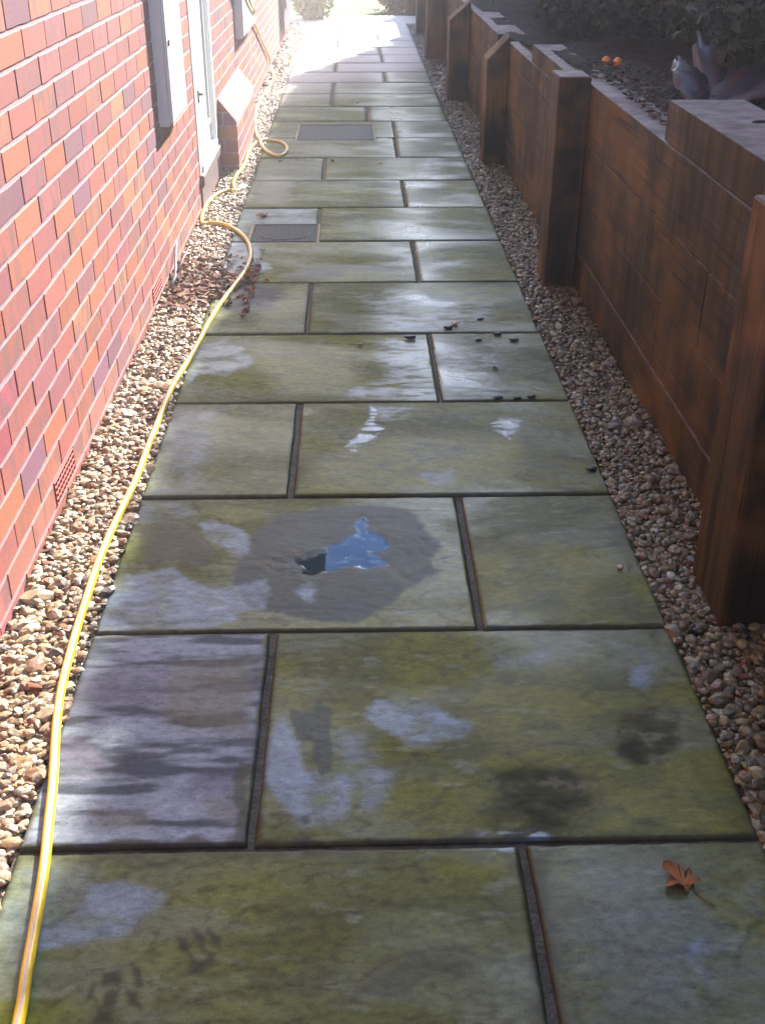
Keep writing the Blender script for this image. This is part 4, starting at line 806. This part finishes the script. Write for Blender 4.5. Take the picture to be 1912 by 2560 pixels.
# leaf litter on the left gravel
def litter(name, n, xf, yf, zf, size, pal, label, parent=None):
    V = []; F = []; cl = []
    for i in range(n):
        x, y = xf(), yf(); z = zf(x, y); s_ = size*random.uniform(.5, 1.3); a = random.uniform(0, 6.3); c = random.choice(pal); t = random.uniform(.6, 1.2); i0 = len(V)
        for k, (u, v) in enumerate(((0, -.5), (.35, -.2), (.4, .2), (.1, .6), (-.3, .3), (-.4, -.15))):
            V.append((x+s_*(u*math.cos(a)-v*math.sin(a)), y+s_*(u*math.sin(a)+v*math.cos(a)), z+random.uniform(0, .5)*s_)); cl.append(tuple(q*t for q in c))
        F += [(i0, i0+1, i0+2, i0+3), (i0, i0+3, i0+4, i0+5)]
    o = mesh(name, np.array(V), F, M_LEAF, None, np.array(cl)); return tag(o, label, 'leaf litter', kind='stuff')
RUST = [(.17, .05, .03), (.24, .08, .035), (.11, .04, .025), (.30, .15, .06), (.07, .035, .03), (.19, .08, .06)]
litter('leaf_litter', 800, lambda: min(-.41, -.75+abs(random.gauss(0, .16))), lambda: random.gauss(3.62, .15), lambda x, y: .002 if x < PX0 else .001, .032, RUST, 'rust red leaf litter heaped across the gravel beside the hose')
litter('leaf_litter', 230, lambda: random.uniform(-.75, -.58), lambda: random.uniform(.9, 5.2), lambda x, y: -.002, .024, RUST, 'scattered red leaf scraps among the pale gravel')
litter('leaf_litter', 60, lambda: random.uniform(.69, .86), lambda: random.uniform(.8, 5.2), lambda x, y: -.002, .024, RUST, 'few red leaf scraps in the shaded gravel')
tw = MB(); tw.tube([(-.735, 3.52, .01), (-.725, 3.66, .03), (-.742, 3.80, .06), (-.748, 3.92, .1)], [.008, .007, .005, .003], 7); tw.tube([(-.725, 3.66, .03), (-.71, 3.78, .06), (-.70, 3.9, .075)], [.006, .004, .002], 6)
tag(tw.build('twig', simple('twig_bark', (.16, .12, .15), .7, .3, 40, .5), None, True), 'forked grey twig standing in the gravel against the brick wall', 'twig')
# ---------------------------------------------------------------- planting on the right bed
def cards(rng, P, size, cols, aspect=1.8, flat=.0):
    """one small folded leaf per point"""
    n = len(P); d = rng.normal(0, 1, (n, 3)); d[:, 2] *= (1-flat); d /= np.linalg.norm(d, axis=1)[:, None]
    e = rng.normal(0, 1, (n, 3)); e -= (e*d).sum(1)[:, None]*d; e /= np.linalg.norm(e, axis=1)[:, None]; nn_ = np.cross(d, e)
    s_ = size*rng.uniform(.6, 1.3, n)[:, None]; a = s_*aspect*.5; b = s_*.5
    q = [P-d*a, P+e*b+nn_*b*.25, P+d*a, P-e*b+nn_*b*.25]
    V = np.stack(q, 1).reshape(-1, 3); i = np.arange(n)*4; F = np.stack([i, i+1, i+2], 1); F2 = np.stack([i, i+2, i+3], 1)
    c = cols[rng.integers(0, len(cols), n)]*rng.uniform(.6, 1.35, (n, 1)); return V, np.vstack([F, F2]).astype(np.int32), np.repeat(c, 4, 0)
DG = np.array([(.018, .035, .014), (.03, .05, .018), (.012, .022, .012), (.045, .06, .02)])*.6
def shrub(x, y, r, h, n, size, cols, name, label, cat, grp=None, seed=0, z=None):
    rng = np.random.default_rng(seed); z0 = float(bedz(np.array([x]), np.array([y]))[0]) if z is None else z
    t = empty(name, (x, y, z0), label, cat, grp)
    C_ = rng.normal(0, 1, (14, 3)); C_ /= np.linalg.norm(C_, axis=1)[:, None]; C_ = C_*np.array((r*.6, r*.6, h*.3))+np.array((0, 0, h*.5))
    ci = rng.integers(0, 14, n); d = rng.normal(0, 1, (n, 3)); d /= np.linalg.norm(d, axis=1)[:, None]
    P = C_[ci]+d*(rng.uniform(.3, 1, n)**.5)[:, None]*np.array((r*.5, r*.5, h*.3)); P[:, 2] = np.maximum(P[:, 2], .02)
    V, F, c = cards(rng, P, size, cols); mesh('foliage', V, [F], M_LEAFY, t, c)
    m = MB()
    for k in range(6):
        q_ = C_[k]; m.tube([(0, 0, -.03), (q_[0]*.4, q_[1]*.4, q_[2]*.5), tuple(q_)], [.012, .008, .004], 6)
    m.build('stem', M_BARK, t); return t
shr = [(1.50, 3.55, .36, .55, 'low dark heathery bush right behind the ledge, nearest of the row'), (1.62, 4.45, .42, .6, 'dark bush behind the two orange fruits'), (1.55, 5.5, .38, .5, 'dark spreading bush in the middle of the bed'), (1.45, 6.7, .33, .42, 'dark green bush with lighter tips towards the far end'), (2.3, 4.2, .5, .8, 'taller dark bush at the back of the bed'), (2.3, 5.8, .5, .8, 'second tall dark bush at the back of the bed'), (1.6, 8.2, .45, .5, 'small dark bush beyond the others on the bed'), (2.1, 3.0, .45, .7, 'dark bush at the right edge behind the purple leaves'), (1.42, 5.0, .34, .42, 'low dark bush between two others, close to the timber ledge'), (1.30, 6.05, .26, .34, 'small low bush nearest the timber wall'), (1.95, 3.75, .42, .65, 'dark bush just behind the nearest heathery one'), (1.9, 5.1, .42, .7, 'middle dark bush of the second row'), (2.0, 6.8, .5, .8, 'dark bush at the far end of the second row')]
for i, (x, y, r, h, lb) in enumerate(shr): shrub(x, y, r, h, 5200, .03, DG if i != 3 else DG*1.8, 'shrub', lb, 'shrub', 'dark shrubs on the garden bed', 300+i)
# big purple leaved plant behind the near ledge
pp = empty('purple_plant', (1.19, 3.0, .72), 'dark purple plant with broad blue sheened leaves behind the raised sleeper', 'plant')
def blade(base, tip, wid, lift, c, nm='leaf'):
    base, tip = Vector(base), Vector(tip); V = []; F = []; cl = []; ax = tip-base; side = ax.cross(Vector((0, 0, 1))).normalized(); ny_ = 16
    for i in range(ny_+1):
        t = i/ny_; ww = wid*math.sin(math.pi*min(1, .06+t*.94))**.7*(1 if t < .5 else 1-.15*(t-.5)); p = base+ax*t+Vector((0, 0, lift*math.sin(math.pi*t)))
        for j in range(-3, 4):
            u = j/3; V.append(tuple(p+side*u*ww+Vector((0, 0, -abs(u)**1.5*ww*.35+.01*math.sin(t*19+u*4))))); cl.append((.07, .025, .025) if j == 0 else c)
    F = [(i*7+j, i*7+j+1, (i+1)*7+j+1, (i+1)*7+j) for i in range(ny_) for j in range(6)]
    o = mesh(nm, np.array(V), F, M_PURP, pp, np.array(cl), smooth=True); md = o.modifiers.new('thick', 'SOLIDIFY'); md.thickness = .002
M_PURP = colmat('purple_leaf', .38, .2, 40, .2)
blade((0, .2, .0), (.38, .5, .22), .10, .04, (0.031, 0.026, 0.052)); blade((.02, .2, .0), (.50, .12, .20), .10, .06, (0.029, 0.023, 0.049)); blade((.06, .3, .05), (.30, 1.1, .34), .11, .08, (0.034, 0.031, 0.062))
blade((.1, .4, .1), (.55, 1.0, .30), .10, .08, (0.031, 0.031, 0.062)); blade((.0, .2, .0), (-.02, .55, .14), .06, .04, (0.026, 0.018, 0.031)); blade((.2, .4, .05), (.75, .6, .22), .12, .06, (0.026, 0.023, 0.047))
# orange fruits and debris on the ledge
for (x, y, lb) in ((1.075, 4.30, 'left of the two small orange fruits on the garden ledge'), (1.118, 4.27, 'right of the two small orange fruits on the garden ledge')):
    z0 = float(bedz(np.array([x]), np.array([y]))[0]); f = empty('orange_fruit', (x, y, z0+.014), lb, 'fruit', 'orange fruits on the ledge')
    bV, bF = ICO[2]; mesh('berry', bV*np.array((.019, .019, .023)), [bF.astype(np.int32)], simple('orange_skin', (.85, .25, .02), .4, .15, 40, .1), f, smooth=True)
    m = MB(); m.tube([(0, 0, .02), (.004, 0, .032)], .002, 5); m.build('stalk', M_BARK, f)
BR = [(.05, .03, .025), (.09, .05, .03), (.03, .022, .025), (.14, .07, .04), (.06, .05, .02)]
litter('leaf_litter', 500, lambda: .93+abs(random.gauss(0, .12)), lambda: random.uniform(2.55, 4.2), lambda x, y: max(.77, float(bedz(np.array([x]), np.array([y]))[0])+.004), .022, BR, 'dark crumbled leaves on the ledge behind the raised sleeper')
litter('leaf_litter', 900, lambda: random.uniform(1.0, 1.9), lambda: random.uniform(2, 9), lambda x, y: float(bedz(np.array([x]), np.array([y]))[0])+.004, .018, BR+[(.03, .04, .02)], 'dead leaves strewn over the garden soil')
for (x, y, sz) in ((1.02, 2.16, .014), (1.05, 1.93, .012), (1.0, 1.86, .009)):
    bit(x, y, sz, (.03, .025, .03), 'bark_chip', {2.16: 'long dark chip on top of the raised sleeper', 1.93: 'dark chip near the right picture edge on the raised sleeper', 1.86: 'smallest dark chip on the raised sleeper'}[y], 'bark chip', 'dark chips on the raised sleeper', (1.6, .6, .35), .874)
# ---------------------------------------------------------------- tall trees that shade the path
def tree(x, y, z0, H, r, n, size, cols, name, label, grp, seed, low=.0, cz=.55):
    rng = np.random.default_rng(seed); t = empty(name, (x, y, z0), label, 'tree', grp)
    m = MB(); m.tube([(0, 0, -.3), (.03, .02, H*.3), (-.03, .05, H*.65), (0, 0, H*.97)], [.13, .11, .07, .02], 10); 
    cl = []
    for k in range(26):
        zz = low+(H-low)*rng.uniform(.02, .95); rr = r*math.sin(math.pi*min(.97, max(.16, (zz-low)/(H-low)*.82+.14)))*rng.uniform(.35, .75); a = rng.uniform(0, 6.28)
        cl.append((rr*math.cos(a), rr*math.sin(a), zz)); m.tube([(0, 0, zz*.85), (rr*.5*math.cos(a), rr*.5*math.sin(a), zz*.93), cl[-1]], [.035, .022, .01], 6)
    m.build('trunk', M_BARK, t)
    cl = np.array(cl); ci = rng.integers(0, len(cl), n); d = rng.normal(0, 1, (n, 3)); d /= np.linalg.norm(d, axis=1)[:, None]
    P = cl[ci]+d*(rng.uniform(.15, 1, n)**.5)[:, None]*np.array((r*.62, r*.62, (H-low)*.13))
    V, F, c = cards(rng, P, size, cols); mesh('crown', V, [F], M_LEAFY, t, c)
TG = np.array([(.03, .055, .02), (.045, .075, .025), (.02, .04, .015), (.06, .09, .03)])
def hedge(name, x0, x1, y0, y1, z0, z1, n, size, label, seed):
    """clipped hedge: leaves thick in a shell near its faces, stems inside"""
    rng = np.random.default_rng(seed); t = empty(name, ((x0+x1)/2, (y0+y1)/2, z0), label, 'hedge'); a, b, h = (x1-x0)/2, (y1-y0)/2, z1-z0
    P = rng.uniform(-1, 1, (n, 3)); ax = rng.choice(3, n, p=[.62, .14, .24] if a < b else [.14, .62, .24]); k = np.arange(n)
    sg_ = np.where(rng.random(n) < .5, -1., 1.); sg_ = np.where(ax == 2, 1., sg_); P[k, ax] = sg_*(1-rng.random(n)**2*.25)
    P = P*np.array((a, b, h/2))+np.array((0, 0, h/2))
    P += .09*np.stack([fbm(P[:, 1]*1.3+q*7, P[:, 2]*1.3+P[:, 0], 70+q, 3)-.5 for q in range(3)], 1)*2
    V, F, c = cards(rng, P, size, TG); mesh('foliage', V, [F], M_LEAFY, t, c)
    m = MB(); L_ = max(a, b)
    for q in np.arange(-L_+.3, L_-.2, .6):
        X_, Y_ = (0, q) if a < b else (q, 0); m.tube([(X_, Y_, -.2), (X_+.05, Y_+.04, h*.5), (X_, Y_, h*.93)], [.06, .045, .02], 7)
        for zz in np.arange(.4, h-.3, .45): m.tube([(X_, Y_, zz), (X_+rng.uniform(-.6, .6)*min(a, 1), Y_+rng.uniform(-.5, .5)*min(b, 1), zz+.3)], [.02, .008], 5)
    m.build('trunk', M_BARK, t)
hedge('tall_hedge', 2.05, 3.5, -3.4, 16.2, .8, 4.36, 62000, .115, 'tall dark clipped hedge along the back of the garden bed', 500)
hedge('tall_hedge', -.9, 5.2, -6.2, -5.0, -.08, 2.9, 16000, .13, 'unseen hedge added behind the camera to hold light off the near faces', 501)  # added out of view to darken faces turned to the camera
BT = np.array([(.07, .12, .03), (.10, .15, .04), (.12, .13, .04), (.05, .09, .03)])
for i, (x, y, H, r) in enumerate(((-9, 30, 9, 3.8), (-3.4, 29, 9.3, 3.2), (1.2, 31, 8, 2.4), (7.5, 38, 8.5, 4), (15, 30, 9, 4))):
    tree(x, y, -.08, H, r, 9000, .3, BT, 'garden_tree', ['green tree far left beyond the lawn', 'green tree left of centre beyond the lawn', 'green tree just right of centre beyond the lawn', 'tall green tree right of centre beyond the lawn', 'green tree far right beyond the lawn'][i], 'trees beyond the lawn', 600+i, .4)
RB = np.array([(.30, .11, .07), (.22, .08, .05), (.35, .2, .1), (.16, .06, .04)]); YB = np.array([(.30, .26, .09), (.2, .22, .06), (.36, .28, .14), (.14, .16, .05)])
shrub(.95, 16.3, .62, .7, 5000, .045, RB, 'shrub', 'reddish brown bush at the far right end of the path', 'shrub', None, 701, -.08)
shrub(-.52, 14.8, .26, .75, 3500, .04, YB, 'shrub', 'yellow brown straggly bush at the far corner of the brick wall', 'shrub', None, 702, -.08)
litter('leaf_litter', 700, lambda: random.uniform(.3, 1.9), lambda: random.uniform(14.1, 17), lambda x, y: -.07, .05, RUST, 'brown fallen leaves on the grass at the far end of the path')
# gravel apron at the path end, sunlight whitening painted into its colour
plane('path_end', -1.4, 2.4, 14.0, 15.2, -.02, simple('sunlit_paving', (.66, .62, .56), .7, .12, 12, .5))
# ---------------------------------------------------------------- haze volume added to stand for lens glare
hm = bpy.data.materials.new('glare_haze'); hm.use_nodes = True; nt = hm.node_tree; nt.nodes.remove(nt.nodes['Principled BSDF'])
pv = N(nt, 'VolumePrincipled'); pv.inputs['Density'].default_value = .015; pv.inputs['Anisotropy'].default_value = .72; pv.inputs['Color'].default_value = (.97, .96, 1, 1)
L(nt, pv.outputs[0], nt.nodes['Material Output'].inputs['Volume'])
m = MB(); m.box(-60, 60, -30, 60, -1.2, 9.9); hz = m.build('haze', hm); hz['kind'] = 'stuff'
